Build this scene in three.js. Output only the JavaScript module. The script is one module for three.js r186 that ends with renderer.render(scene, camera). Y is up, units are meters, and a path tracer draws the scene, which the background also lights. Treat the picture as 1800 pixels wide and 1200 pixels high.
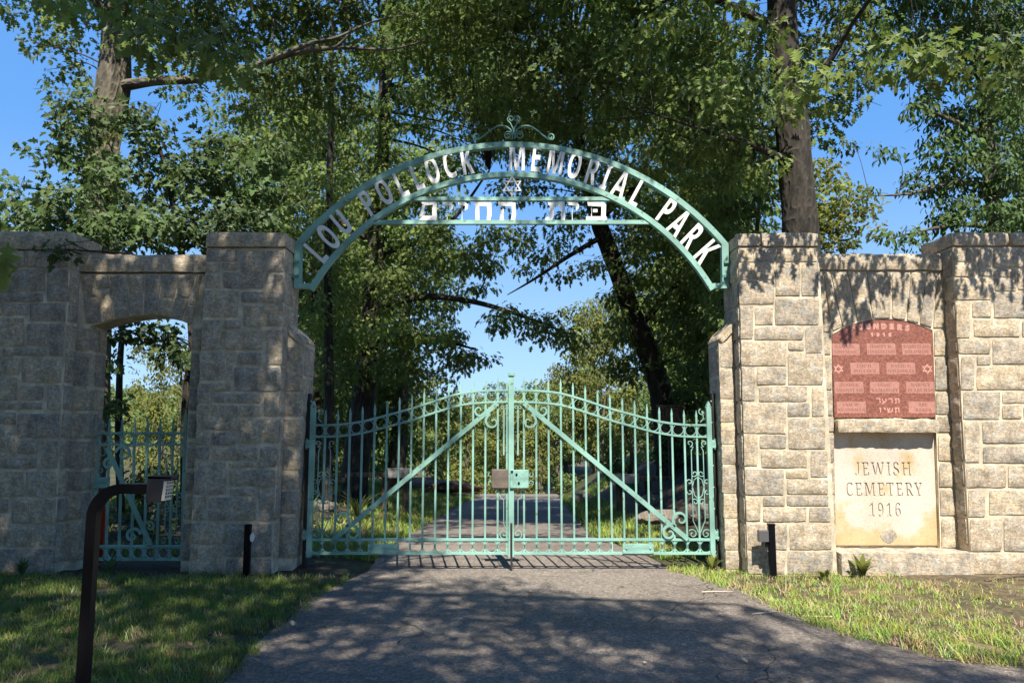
import * as THREE from 'three';
import { mergeGeometries } from 'three/addons/utils/BufferGeometryUtils.js';
import { RoundedBoxGeometry } from 'three/addons/geometries/RoundedBoxGeometry.js';
import { FontLoader } from 'three/addons/loaders/FontLoader.js';
import { TextGeometry } from 'three/addons/geometries/TextGeometry.js';

// ---------------------------------------------------------------- camera, sky, sun, exposure
const scene = new THREE.Scene();
const FOCAL = 1300, PITCH = 6.6 * Math.PI / 180, EYE = new THREE.Vector3(0, 1.53, 7.8);
const camera = new THREE.PerspectiveCamera(2 * Math.atan(600 / FOCAL) * 180 / Math.PI, 1.5, 0.05, 900);
camera.position.copy(EYE);
camera.rotation.x = PITCH;

const SUN_EL = 57 * Math.PI / 180, SUN_AZ = 9 * Math.PI / 180;
const sunDir = new THREE.Vector3(Math.sin(SUN_AZ) * Math.cos(SUN_EL), Math.sin(SUN_EL), Math.cos(SUN_AZ) * Math.cos(SUN_EL));
const sun = new THREE.DirectionalLight(new THREE.Color().setRGB(1, 0.925, 0.8), 5);
sun.position.copy(sunDir).multiplyScalar(60);
sun.target.position.set(0, 0, -2);
sun.castShadow = true;
sun.shadow.mapSize.set(4096, 4096);
Object.assign(sun.shadow.camera, { left: -30, right: 30, top: 30, bottom: -30, near: 1, far: 160 });
sun.shadow.radius = 1;
scene.add(sun, sun.target);

{ // clear midsummer sky: pale at the horizon, deep blue overhead
  const w = 256, h = 128, d = new Float32Array(w * h * 4);
  const zen = [0.034, 0.11, 0.34], mid = [0.08, 0.21, 0.465], hor = [0.31, 0.47, 0.64];
  for (let j = 0; j < h; j++) {
    const el = ((j + 0.5) / h - 0.5) * Math.PI, s = Math.max(0, Math.sin(el));
    for (let i = 0; i < w; i++) {
      const o = (j * w + i) * 4;
      for (let c = 0; c < 3; c++) {
        const a = Math.min(1, s / 0.34), b = Math.max(0, (s - 0.34) / 0.66);
        const aa = Math.pow(a, 0.75);
        d[o + c] = s > 0.34 ? mid[c] + (zen[c] - mid[c]) * b : hor[c] + (mid[c] - hor[c]) * aa;
        if (el < 0) d[o + c] = [0.10, 0.105, 0.07][c];
      }
      d[o + 3] = 1;
    }
  }
  const t = new THREE.DataTexture(d, w, h, THREE.RGBAFormat, THREE.FloatType);
  t.mapping = THREE.EquirectangularReflectionMapping;
  t.magFilter = t.minFilter = THREE.LinearFilter;
  t.needsUpdate = true;
  scene.background = t;
  scene.environment = t;
}
const renderer = new THREE.WebGLRenderer({ antialias: true });
renderer.toneMapping = THREE.LinearToneMapping;
renderer.toneMappingExposure = 2.1;
renderer.shadowMap.enabled = true;

// ---------------------------------------------------------------- helpers
let seed = 7;
const rnd = () => { seed = (seed + 0x6D2B79F5) | 0; let t = Math.imul(seed ^ (seed >>> 15), 1 | seed); t = (t + Math.imul(t ^ (t >>> 7), 61 | t)) ^ t; return ((t ^ (t >>> 14)) >>> 0) / 4294967296; };
const SHX = Math.sin(SUN_AZ) / Math.tan(SUN_EL), SHZ = Math.cos(SUN_AZ) / Math.tan(SUN_EL); // ground run of a shadow per metre of height
const rr = (a, b) => a + (b - a) * rnd();
const V = (x, y, z) => new THREE.Vector3(x, y, z);
const clamp = (x, a, b) => Math.min(b, Math.max(a, x));
const sst = (a, b, x) => { const t = clamp((x - a) / (b - a), 0, 1); return t * t * (3 - 2 * t); };
const interp = (tab, x) => { // [[x, y], ...] ascending
  if (x <= tab[0][0]) return tab[0][1];
  for (let i = 1; i < tab.length; i++) if (x <= tab[i][0]) { const [a, b] = tab[i - 1], [c, d] = tab[i]; return b + (d - b) * (x - a) / (c - a); }
  return tab[tab.length - 1][1];
};
// a pixel of the photograph gives a direction; the plane of depth z that the thing stands in gives the distance
function P(u, v, z) {
  const x = (u - 900) / FOCAL, y = -(v - 600) / FOCAL, c = Math.cos(PITCH), s = Math.sin(PITCH);
  const dy = y * c + s, dz = y * s - c, t = (z - EYE.z) / dz;
  return V(x * t, EYE.y + dy * t, z);
}
const pxm = (z) => (EYE.z - z) / FOCAL; // metres per pixel at depth z
const hash3 = (x, y, z) => { let h = (Math.imul(x | 0, 374761393) + Math.imul(y | 0, 668265263) + Math.imul(z | 0, 2147483647)) | 0; h = Math.imul(h ^ (h >>> 13), 1274126177); return ((h ^ (h >>> 16)) >>> 0) / 4294967296; };
function noise3(x, y, z) {
  const X = Math.floor(x), Y = Math.floor(y), Z = Math.floor(z), f = (t) => t * t * (3 - 2 * t);
  const a = f(x - X), b = f(y - Y), c = f(z - Z), l = (p, q, t) => p + (q - p) * t;
  const g = (i, j, k) => hash3(X + i, Y + j, Z + k);
  return l(l(l(g(0, 0, 0), g(1, 0, 0), a), l(g(0, 1, 0), g(1, 1, 0), a), b), l(l(g(0, 0, 1), g(1, 0, 1), a), l(g(0, 1, 1), g(1, 1, 1), a), b), c) * 2 - 1;
}
const fbm = (x, y, z, o = 3) => { let s = 0, a = 0.5; for (let i = 0; i < o; i++) { s += a * noise3(x, y, z); x *= 2.1; y *= 2.1; z *= 2.1; a *= 0.5; } return s; };

const used = {};
const numbered = (n) => { used[n] = (used[n] || 0) + 1; return used[n] === 1 ? n : n + '_' + String(used[n] - 1).padStart(3, '0'); };
function tag(o, label, category, group, kind) {
  if (label) o.userData.label = label;
  if (category) o.userData.category = category;
  if (group) o.userData.group = group;
  if (kind) o.userData.kind = kind;
  return o;
}
function thing(name, label, category, pos = [0, 0, 0], group) {
  const o = new THREE.Group(); o.name = numbered(name); o.position.set(...pos); scene.add(o);
  return tag(o, label, category, group);
}
function part(name, geo, mat, parent) { // geometry given in world axes; parent sits at parent.userData.at
  const m = new THREE.Mesh(Array.isArray(geo) ? merge(geo) : geo, mat);
  m.name = name; m.castShadow = m.receiveShadow = true;
  (parent || scene).add(m);
  return m;
}
function solo(name, geo, mat, label, category, group) { const m = part(numbered(name), geo, mat); return tag(m, label, category, group); }
function structure(name, geo, mat) { const m = part(numbered(name), geo, mat); m.userData.kind = 'structure'; return m; }
function merge(list) { return mergeGeometries(list.map((g) => { const h = g.index ? g.toNonIndexed() : g; for (const k of Object.keys(h.attributes)) if (!['position', 'normal', 'uv'].includes(k)) h.deleteAttribute(k); if (!h.attributes.uv) h.setAttribute('uv', new THREE.BufferAttribute(new Float32Array(h.attributes.position.count * 2), 2)); return h; })); }
function geoFrom(pos, idx, uv) {
  const g = new THREE.BufferGeometry();
  g.setAttribute('position', new THREE.Float32BufferAttribute(pos, 3));
  if (uv) g.setAttribute('uv', new THREE.Float32BufferAttribute(uv, 2));
  g.setIndex(idx); g.computeVertexNormals();
  return g;
}
const box = (w, h, d, x, y, z, rx = 0, ry = 0, rz = 0) => { const g = new THREE.BoxGeometry(w, h, d); if (rx) g.rotateX(rx); if (ry) g.rotateY(ry); if (rz) g.rotateZ(rz); g.translate(x, y, z); return g; };
// tapered round tube through points
function tube(pts, radii, seg = 8, bump = 0) {
  const pos = [], uv = [], idx = []; let nrm = V(0, 0, 0), len = 0;
  for (let i = 0; i < pts.length; i++) {
    const t = pts[Math.min(i + 1, pts.length - 1)].clone().sub(pts[Math.max(i - 1, 0)]).normalize();
    if (i === 0) { nrm = Math.abs(t.y) > 0.9 ? V(1, 0, 0) : V(0, 1, 0); } else len += pts[i].distanceTo(pts[i - 1]);
    nrm.sub(t.clone().multiplyScalar(nrm.dot(t))).normalize();
    const b = t.clone().cross(nrm), r = Array.isArray(radii) ? radii[i] : radii;
    for (let k = 0; k <= seg; k++) {
      const a = k % seg / seg * Math.PI * 2, q = r * (1 + (bump ? bump * fbm(Math.cos(a) * 2 + 5, Math.sin(a) * 2, len * 1.3, 3) : 0));
      const p = pts[i].clone().addScaledVector(nrm, Math.cos(a) * q).addScaledVector(b, Math.sin(a) * q);
      pos.push(p.x, p.y, p.z); uv.push(k / seg * Math.max(0.2, 2 * Math.PI * r), len);
    }
  }
  const n = seg + 1;
  for (let i = 0; i < pts.length - 1; i++) for (let k = 0; k < seg; k++) { const a = i * n + k, b = a + n; idx.push(a, a + 1, b, a + 1, b + 1, b); }
  for (const e of [0, pts.length - 1]) { // caps
    const c = pos.length / 3; pos.push(pts[e].x, pts[e].y, pts[e].z); uv.push(0, 0);
    for (let k = 0; k < seg; k++) e ? idx.push(c, e * n + k, e * n + k + 1) : idx.push(c, e * n + k + 1, e * n + k);
  }
  return geoFrom(pos, idx, uv);
}
const smooth = (pts, n) => new THREE.CatmullRomCurve3(pts).getPoints(n);
// flat bar bent along a curve in a plane of constant z: w across the curve in that plane, d along z
function bar(pts, w, d, z, closed = false, taper = null) {
  const pos = [], idx = [], n = pts.length, uv = [];
  const quad = (a, b, c, e) => { const o = pos.length / 3; for (const q of [a, b, c, e]) { pos.push(q[0], q[1], q[2]); uv.push(q[0] + q[2], q[1]); } idx.push(o, o + 1, o + 2, o, o + 2, o + 3); };
  const ring = [];
  for (let i = 0; i < n; i++) {
    const a = pts[closed ? (i - 1 + n) % n : Math.max(i - 1, 0)], b = pts[closed ? (i + 1) % n : Math.min(i + 1, n - 1)];
    let tx = b[0] - a[0], ty = b[1] - a[1]; const l = Math.hypot(tx, ty) || 1; tx /= l; ty /= l;
    const h = (taper ? taper(i / (n - 1)) : 1) * w / 2;
    ring.push([[pts[i][0] - ty * h, pts[i][1] + tx * h], [pts[i][0] + ty * h, pts[i][1] - tx * h]]);
  }
  const m = closed ? n : n - 1, f = z + d / 2, k = z - d / 2;
  for (let i = 0; i < m; i++) {
    const [a, b] = ring[i], [c, e] = ring[(i + 1) % n];
    quad([b[0], b[1], f], [e[0], e[1], f], [c[0], c[1], f], [a[0], a[1], f]);
    quad([a[0], a[1], k], [c[0], c[1], k], [e[0], e[1], k], [b[0], b[1], k]);
    quad([a[0], a[1], f], [c[0], c[1], f], [c[0], c[1], k], [a[0], a[1], k]);
    quad([b[0], b[1], k], [e[0], e[1], k], [e[0], e[1], f], [b[0], b[1], f]);
  }
  if (!closed) for (const i of [0, n - 1]) { const [a, b] = ring[i]; const q = [[a[0], a[1], f], [a[0], a[1], k], [b[0], b[1], k], [b[0], b[1], f]]; i ? quad(...q) : quad(...q.reverse()); }
  return geoFrom(pos, idx, uv);
}
const arcPts = (cx, cy, r, a0, a1, n) => Array.from({ length: n + 1 }, (_, i) => { const a = a0 + (a1 - a0) * i / n; return [cx + r * Math.cos(a), cy + r * Math.sin(a)]; });
const spiral = (cx, cy, r0, r1, a0, a1, n = 26) => Array.from({ length: n + 1 }, (_, i) => { const t = i / n, a = a0 + (a1 - a0) * t, r = r0 + (r1 - r0) * t; return [cx + r * Math.cos(a), cy + r * Math.sin(a)]; });

// ---------------------------------------------------------------- textures and materials
function dataTex(n, fn, srgb = false, repeat = 1) { // fn(x, y in 0..1) -> [r, g, b] 0..255, made tileable by the noise it uses
  const d = new Uint8Array(n * n * 4);
  for (let j = 0; j < n; j++) for (let i = 0; i < n; i++) { const c = fn(i / n, j / n, i, j), o = (j * n + i) * 4; d[o] = clamp(c[0], 0, 255); d[o + 1] = clamp(c[1], 0, 255); d[o + 2] = clamp(c[2], 0, 255); d[o + 3] = 255; }
  const t = new THREE.DataTexture(d, n, n); t.wrapS = t.wrapT = THREE.RepeatWrapping; t.magFilter = THREE.LinearFilter; t.minFilter = THREE.LinearMipmapLinearFilter; t.generateMipmaps = true;
  if (srgb) t.colorSpace = THREE.SRGBColorSpace; t.repeat.set(repeat, repeat); t.needsUpdate = true; return t;
}
function tn(x, y, f, s, fy = f) { // tileable value noise, f cells per tile (fy of them upwards)
  x *= f; y *= fy; const X = Math.floor(x), Y = Math.floor(y), u = x - X, v = y - Y, a = u * u * (3 - 2 * u), b = v * v * (3 - 2 * v), m = (p, n) => ((p % n) + n) % n;
  const g = (i, j) => hash3(m(X + i, f), m(Y + j, fy), s); const p = g(0, 0) + (g(1, 0) - g(0, 0)) * a, q = g(0, 1) + (g(1, 1) - g(0, 1)) * a; return p + (q - p) * b;
}
const tf = (x, y, f, s, o = 4) => { let r = 0, a = 0.5, t = 0; for (let i = 0; i < o; i++) { r += a * tn(x, y, f << i, s + i); t += a; a *= 0.55; } return r / t; };
const std = (o) => new THREE.MeshStandardMaterial({ roughness: 0.9, ...o });
const lin = (r, g, b) => new THREE.Color().setRGB(r, g, b);

const granTex = dataTex(512, (x, y, i, j) => { // granite: mineral grains and blotches
  const b = tf(x, y, 6, 3, 3), g = tn(x, y, 30, 9), g2 = tn(x, y, 62, 10), k2 = hash3(i >> 2, j >> 2, 8), k = hash3(i, j, 4);
  let v = 182 + (b - 0.5) * 64 + (g - 0.5) * 40 + (g2 - 0.5) * 40; if (k2 > 0.93) v -= 34; if (k2 < 0.07) v += 28; v += (k - 0.5) * 20;
  const w = (tf(x, y, 10, 31, 3) - 0.45) * 34;
  return [v + w * 0.6, v, v - w * 0.75];
}, true);
const granBump = dataTex(512, (x, y) => { const r = 1 - Math.abs(2 * tf(x + 0.03 * tn(x, y, 5, 8), y, 7, 52, 3) - 1), q = 1 - Math.abs(2 * tn(x, y, 16, 55, 26) - 1), v = 255 * clamp(0.28 * tf(x, y, 9, 40, 4) + 0.3 * r + 0.3 * q + 0.22 * tn(x, y, 44, 60), 0, 1); return [v, v, v]; });
const mortarTex = dataTex(256, (x, y, i, j) => { const v = 190 + (tf(x, y, 8, 71, 4) - 0.5) * 120 + (hash3(i, j, 2) - 0.5) * 34; return [v, v - 2, v - 8]; }, true);
const stoneMat = (r, g, b) => std({ color: lin(r, g, b), map: granTex, bumpMap: granBump, bumpScale: 0.005, roughness: 0.93 });
const granites = [stoneMat(0.82, 0.7, 0.53), stoneMat(0.74, 0.64, 0.505), stoneMat(0.86, 0.725, 0.53), stoneMat(0.65, 0.57, 0.46), stoneMat(0.75, 0.64, 0.49)]; // one quarry, both walls
const mortar = std({ color: lin(0.98, 0.87, 0.69), map: mortarTex, bumpMap: mortarTex, bumpScale: 0.005 });
const furrow = (x, y) => { const w = x + 0.035 * tf(x, y, 4, 5, 3); const r = 1 - Math.abs(2 * tn(w, y, 11, 91, 3) - 1), q = 1 - Math.abs(2 * tn(w, y, 23, 93, 7) - 1); return clamp(0.62 * Math.pow(r, 1.5) + 0.4 * Math.pow(q, 1.6) + 0.18 * tn(w, y, 40, 95, 22), 0, 1); };
const barkBump = dataTex(512, (x, y) => { const v = 255 * furrow(x, y); return [v, v, v]; });
const barkTex = dataTex(512, (x, y, i, j) => { const v = 80 + 115 * furrow(x, y) + (tf(x, y, 5, 7, 4) - 0.5) * 80 + (hash3(i, j, 1) - 0.5) * 24; return [v, v * 0.97, v * 0.91]; }, true);
const barkMat = (r, g, b) => std({ color: lin(r, g, b), map: barkTex, bumpMap: barkBump, bumpScale: 0.03, roughness: 0.95 });
const barkGrey = barkMat(0.3, 0.28, 0.245), barkDark = barkMat(0.095, 0.085, 0.075);
const paintBump = dataTex(256, (x, y) => { const v = 255 * tf(x, y, 12, 15, 4); return [v, v, v]; });
const paintTex = dataTex(256, (x, y, i, j) => { const a = tf(x, y, 4, 25, 5), r = tf(x, y, 20, 26, 3); let v = 205 + (a - 0.5) * 80; if (r > 0.77) return [v * 0.82, v * 0.74, v * 0.66]; return [v, v, v]; }, true);
const teal = std({ color: lin(0.36, 0.67, 0.575), map: paintTex, bumpMap: paintBump, bumpScale: 0.0012, roughness: 0.5 });
const tealDark = std({ color: lin(0.2, 0.45, 0.385), map: paintTex, bumpMap: paintBump, bumpScale: 0.0012, roughness: 0.5 });
const whitePaint = std({ color: lin(0.78, 0.78, 0.76), roughness: 0.6, bumpMap: paintBump, bumpScale: 0.0008 });
const blackPaint = new THREE.MeshPhysicalMaterial({ color: lin(0.004, 0.004, 0.006), roughness: 0.35, specularIntensity: 0.3 });
const blackRust = std({ color: lin(0.03, 0.027, 0.026), map: paintTex, roughness: 0.65 });
const steel = std({ color: lin(0.45, 0.45, 0.43), roughness: 0.4, metalness: 0.7 });
// ---------------------------------------------------------------- terrain and road
const roadLeft = [[-60, -6], [-34, -2.2], [-22, -1.26], [-12, -1.5], [-4, -1.63], [-0.35, -1.55], [0.95, -1.8], [2.4, -1.8], [3.4, -1.74], [6, -2.2], [9, -4], [14, -14]];
const roadRight = [[-60, 0], [-34, 2.0], [-22, 1.83], [-12, 1.45], [-4, 1.22], [-0.5, 1.74], [0.43, 2.12], [1.68, 2.36], [2.28, 2.58], [2.7, 2.86], [2.9, 3.4], [3.15, 5.0], [3.5, 9], [14, 14]];
const rL = (z) => interp(roadLeft, z), rR = (z) => interp(roadRight, z);
function H(x, z) {
  const b = Math.max(0, -z - 1.2);
  let y = -0.055 * Math.min(b, 24) - 0.1 * clamp(b - 22, 0, 16);
  const back = sst(0.6, 5, b);
  y += back * (sst(0.3, 3.2, x - rR(z)) * (1.15 + 0.02 * Math.min(b, 20)) + sst(0.3, 3.5, rL(z) - x) * 0.5);
  const edge = Math.min(Math.abs(x - rL(z)), Math.abs(x - rR(z)));
  const off = (x < rL(z) || x > rR(z)) ? 1 : 0;
  y += off * sst(0.05, 0.8, edge) * (0.03 + 0.025 * fbm(x * 1.1, 3, z * 1.1, 3));
  const far = Math.max(0, Math.hypot(x, z) - 60);
  y += 0.085 * Math.min(far, 120) + far * 0.0 + (far > 0 ? 2 * fbm(x * 0.02, 1, z * 0.02, 3) * Math.min(1, far / 30) : 0);
  return y;
}
const ax = (lo, hi, st, out) => { const a = []; for (let x = lo; x <= hi + 1e-6; x += st) a.push(x); let s = st, x = hi; while (x < out) { s *= 1.35; x += s; a.push(x); } s = st; x = lo; while (x > -out) { s *= 1.35; x -= s; a.unshift(x); } return a; };
const groundTex = dataTex(512, (x, y, i, j) => { const a = tf(x, y, 5, 111, 5), b = tf(x, y, 40, 117, 3), k = hash3(i, j, 6); const v = 120 + (a - 0.5) * 90 + (b - 0.5) * 90 + (k - 0.5) * 40; return [v * 1.02, v, v * 0.9]; }, true);
const soilMat = std({ color: lin(1, 1, 1), map: groundTex, bumpMap: groundTex, bumpScale: 0.02, vertexColors: true });
function gcol(x, z) { // what the ground is made of there: turf soil, bare dirt, mulch
  const turf = [0.20, 0.22, 0.075], dirt = [0.52, 0.40, 0.26], mulch = [0.16, 0.105, 0.07];
  let c = turf, f;
  const mix = (a, b, t) => a.map((q, i) => q + (b[i] - q) * clamp(t, 0, 1));
  f = fbm(x * 0.9 + 9, 2, z * 0.9, 3);
  c = mix(c, dirt, sst(0.0, 0.25, f) * 0.55);
  if (x > 2 && z > -0.4) c = mix(c, dirt, 0.35 + sst(2.8, 4.4, x - 0.5 * z) * 0.6);
  if (z < -1.2 && x > rR(z)) c = mix(c, mulch, sst(0.8, 1.6, x - rR(z)) * (1 - sst(3.4, 4.2, x - rR(z))) * sst(-20, -14, z));
  if (z < -1.2 && x < rL(z)) c = mix(c, mulch, sst(1.3, 2.0, rL(z) - x) * (1 - sst(4.5, 6, rL(z) - x)) * sst(-14, -9, z));
  if (z > -0.6 && z < 0.5 && x < -2) c = mix(c, mulch, 1 - sst(0.1, 0.45, z));
  return c;
}
{
  const xs = ax(-12, 12, 0.3, 420), zs = ax(-32, 14, 0.3, 420), pos = [], idx = [], uv = [], col = [];
  for (const z of zs) for (const x of xs) {
    const inRoad = x > rL(z) + 0.02 && x < rR(z) - 0.02 && z > -50 && z < 14;
    pos.push(x, H(x, z) - (inRoad ? 0.05 : 0), z); uv.push(x / 1.6, z / 1.6); col.push(...gcol(x, z));
  }
  const n = xs.length;
  for (let j = 0; j < zs.length - 1; j++) for (let i = 0; i < n - 1; i++) { const a = j * n + i, b = a + n; idx.push(a, b, a + 1, a + 1, b, b + 1); }
  const g = geoFrom(pos, idx, uv); g.setAttribute('color', new THREE.Float32BufferAttribute(col, 3));
  structure('ground', g, soilMat);
}
{ // asphalt drive
  const N = 2048, M = 8; // one tile covers M metres
  const cv = document.createElement('canvas'); cv.width = cv.height = N; const q = cv.getContext('2d');
  const im = q.createImageData(N, N);
  for (let j = 0; j < N; j++) for (let i = 0; i < N; i++) {
    const x = i / N, y = j / N, k = hash3(i, j, 3), k2 = hash3(i >> 1, j >> 1, 5), b = tn(x, y, 9, 61) * 0.6 + tn(x, y, 37, 63) * 0.4, s = tn(x, y, 420, 67);
    let v = 118 + (b - 0.5) * 34 + (s - 0.5) * 46 + (k - 0.5) * 34; if (k2 > 0.965) v += 58; if (k2 < 0.03) v -= 40;
    const o = (j * N + i) * 4; im.data[o] = v * 1.02; im.data[o + 1] = v * 0.985; im.data[o + 2] = v * 0.955; im.data[o + 3] = 255;
  }
  q.putImageData(im, 0, 0);
  q.lineCap = 'round';
  for (let c = 0; c < 44; c++) { // cracks
    let x = rnd() * N, y = rnd() * N, a = rnd() * 6.3; q.strokeStyle = `rgba(22,20,19,${rr(0.5, 0.9)})`;
    for (let s = 0; s < 26; s++) { q.lineWidth = rr(0.9, 3.4); q.beginPath(); q.moveTo(x, y); a += rr(-0.65, 0.65); x += Math.cos(a) * 16; y += Math.sin(a) * 16; q.lineTo(x, y); q.stroke(); }
  }
  for (let c = 0; c < 20; c++) { q.fillStyle = `rgba(${rnd() < 0.5 ? '30,28,28' : '170,160,145'},0.06)`; const x = rnd() * N, y = rnd() * N; q.beginPath(); for (let k = 0; k < 14; k++) q.lineTo(x + Math.cos(k / 14 * 6.28) * rr(30, 150), y + Math.sin(k / 14 * 6.28) * rr(30, 120)); q.fill(); }
  const t = new THREE.CanvasTexture(cv); t.colorSpace = THREE.SRGBColorSpace; t.wrapS = t.wrapT = THREE.RepeatWrapping;
  const mat = std({ color: lin(0.8, 0.73, 0.655), map: t, bumpMap: t, bumpScale: 0.006, roughness: 0.88 });
  const pos = [], idx = [], uv = [], C = 14; let rows = 0;
  for (let z = 13.6; z > -34; z -= z > -3 ? 0.12 : 0.5) {
    const jl = 0.05 * fbm(1, 2, z * 3, 3), jr = 0.05 * fbm(7, 2, z * 3, 3), a = rL(z) + jl, b = rR(z) + jr;
    for (let k = 0; k <= C; k++) { const x = a + (b - a) * k / C; pos.push(x, H(x, z) + 0.006, z); uv.push(x / M, z / M); }
    rows++;
  }
  for (let j = 0; j < rows - 1; j++) for (let k = 0; k < C; k++) { const a = j * (C + 1) + k, b = a + C + 1; idx.push(a, a + 1, b, a + 1, b + 1, b); }
  structure('driveway', geoFrom(pos, idx, uv), mat);
}
// ---------------------------------------------------------------- masonry
const ROCK = { proud: 0.007, amp: 0.0085 };
// one rock-faced stone on the quad a b c d (bottom-left, bottom-right, top-right, top-left seen from outside)
function stoneGeo(a, b, c, d, o = {}) {
  const { proud = ROCK.proud, amp = ROCK.amp, depth = 0.03, cell = 0.038 } = o;
  const e1 = b.clone().sub(a), e2 = d.clone().sub(a), n = e1.clone().cross(e2).normalize();
  const w = (e1.length() + c.distanceTo(d)) / 2, h = (e2.length() + c.distanceTo(b)) / 2;
  const nx = clamp(Math.round(w / cell), 3, 18), ny = clamp(Math.round(h / cell), 3, 14), s = rnd() * 900, pos = [], uv = [], idx = [], ou = rnd() * 5, ov = rnd() * 5;
  const tilt = rr(-0.4, 0.4) * amp, tiltv = rr(-0.7, 0.7) * amp;
  for (let j = 0; j <= ny; j++) for (let i = 0; i <= nx; i++) {
    const u = i / nx, v = j / ny;
    const p = a.clone().multiplyScalar((1 - u) * (1 - v)).addScaledVector(b, u * (1 - v)).addScaledVector(c, u * v).addScaledVector(d, (1 - u) * v);
    const x = u * w, y = v * h, ed = Math.min(x, w - x, y, h - y);
    const k = sst(-0.008, 0.018, ed), f = fbm(x * 9 + s, y * 13, s, 3), g = 1 - 2 * Math.abs(noise3(x * 13 + s, y * 17, s + 5));
    const z = 0.003 + proud * k + k * amp * (1.5 * f + 0.55 * g) + (u - 0.5) * tilt * k + (v - 0.5) * tiltv * k;
    p.addScaledVector(n, Math.max(z, 0.002));
    const onx = i === 0 || i === nx, ony = j === 0 || j === ny, q = 0.006;
    if (onx) p.addScaledVector(e1, q * fbm(y * 14, s, 2, 2) / w); if (ony) p.addScaledVector(e2, q * fbm(x * 14, s, 7, 2) / h);
    if (onx && ony) { p.addScaledVector(e1, (i ? -1 : 1) * 0.006 / w * rnd()); p.addScaledVector(e2, (j ? -1 : 1) * 0.006 / h * rnd()); }
    pos.push(p.x, p.y, p.z); uv.push((x / 0.55) + ou, (y / 0.55) + ov);
  }
  const m = nx + 1;
  for (let j = 0; j < ny; j++) for (let i = 0; i < nx; i++) { const q = j * m + i; idx.push(q, q + 1, q + m, q + 1, q + m + 1, q + m); }
  const rim = []; for (let i = 0; i <= nx; i++) rim.push(i); for (let j = 1; j <= ny; j++) rim.push(j * m + nx); for (let i = nx - 1; i >= 0; i--) rim.push(ny * m + i); for (let j = ny - 1; j > 0; j--) rim.push(j * m);
  const st = pos.length / 3;
  rim.forEach((r, k) => { for (const dd of [0, depth]) { pos.push(pos[r * 3] - n.x * dd, pos[r * 3 + 1] - n.y * dd, pos[r * 3 + 2] - n.z * dd); uv.push(uv[r * 2] + dd, uv[r * 2 + 1] + dd); } });
  for (let k = 0; k < rim.length; k++) { const q = st + k * 2, r = st + ((k + 1) % rim.length) * 2; idx.push(q, q + 1, r, r, q + 1, r + 1); }
  return geoFrom(pos, idx, uv);
}
let stoneTally = 0;
function stone(parent, mats, quad, o) { stoneTally++; return part(o && o.name || 'stone', stoneGeo(...quad, o), o && o.mat || mats[Math.floor(rnd() * mats.length)], parent); }
const rectPx = ([x0, y0, x1, y1], z) => [P(x0, y1, z), P(x1, y1, z), P(x1, y0, z), P(x0, y0, z)];
function stonesPx(parent, mats, list, z, o) { for (const r of list) stone(parent, mats, rectPx(r, z), { ...o, mat: r[4] }); }
// prism with the front outline given as points of the plane z, going back by depth
function prism(front, depth) {
  const n = front.length, pos = [], idx = [], uv = [];
  const face = (q) => { const o = pos.length / 3; for (const p of q) { pos.push(p.x, p.y, p.z); } const nn = q[1].clone().sub(q[0]).cross(q[2].clone().sub(q[0])); const ax_ = Math.abs(nn.x) > Math.abs(nn.y) && Math.abs(nn.x) > Math.abs(nn.z) ? 0 : Math.abs(nn.y) > Math.abs(nn.z) ? 1 : 2; for (const p of q) uv.push(ax_ === 0 ? p.z : p.x, ax_ === 1 ? p.z : p.y); for (let i = 1; i < q.length - 1; i++) idx.push(o, o + i, o + i + 1); };
  const back = front.map((p) => V(p.x, p.y, p.z - depth));
  face(front); face([...back].reverse());
  for (let i = 0; i < n; i++) { const j = (i + 1) % n; face([front[i], back[i], back[j], front[j]]); }
  return geoFrom(pos, idx, uv);
}
function roughBox(x0, x1, y0, y1, z0, z1, amp = 0.012, cell = 0.06, round = 0.02) {
  const w = x1 - x0, h = y1 - y0, d = z1 - z0, q = (l) => clamp(Math.round(l / cell), 2, 30), s = rnd() * 500;
  const g = new RoundedBoxGeometry(w, h, d, 2, Math.min(round, w / 3, h / 3, d / 3));
  const b = new THREE.BoxGeometry(w, h, d, q(w), q(h), q(d)), p = b.attributes.position, nn = b.attributes.normal, uv = b.attributes.uv;
  for (let i = 0; i < p.count; i++) {
    const v = V(p.getX(i), p.getY(i), p.getZ(i)), c = V(clamp(v.x, -w / 2 + round, w / 2 - round), clamp(v.y, -h / 2 + round, h / 2 - round), clamp(v.z, -d / 2 + round, d / 2 - round));
    const dir = v.clone().sub(c); if (dir.lengthSq() > 0) v.copy(c).addScaledVector(dir.normalize(), round);
    const f = fbm(v.x * 8 + s, v.y * 12, v.z * 8, 3) * 1.5 + 0.5 * (1 - 2 * Math.abs(noise3(v.x * 15 + s, v.y * 20, v.z * 15)));
    const out = dir.lengthSq() > 0 ? dir : V(nn.getX(i), nn.getY(i), nn.getZ(i));
    v.addScaledVector(out, amp * f);
    p.setXYZ(i, v.x, v.y, v.z);
    const ny = Math.abs(nn.getY(i)), nxx = Math.abs(nn.getX(i)); uv.setXY(i, (nxx > 0.5 ? v.z : v.x) / 0.55 + s, (ny > 0.5 ? v.z : v.y) / 0.55);
  }
  g.dispose(); b.computeVertexNormals(); b.translate((x0 + x1) / 2, (y0 + y1) / 2, (z0 + z1) / 2);
  return b;
}
const GY = -0.12; // masonry goes this far into the ground
const edgeX = (tab, v, z) => P(interp(tab, v), v, z);
const down = (p) => V(p.x, GY, p.z);
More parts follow.
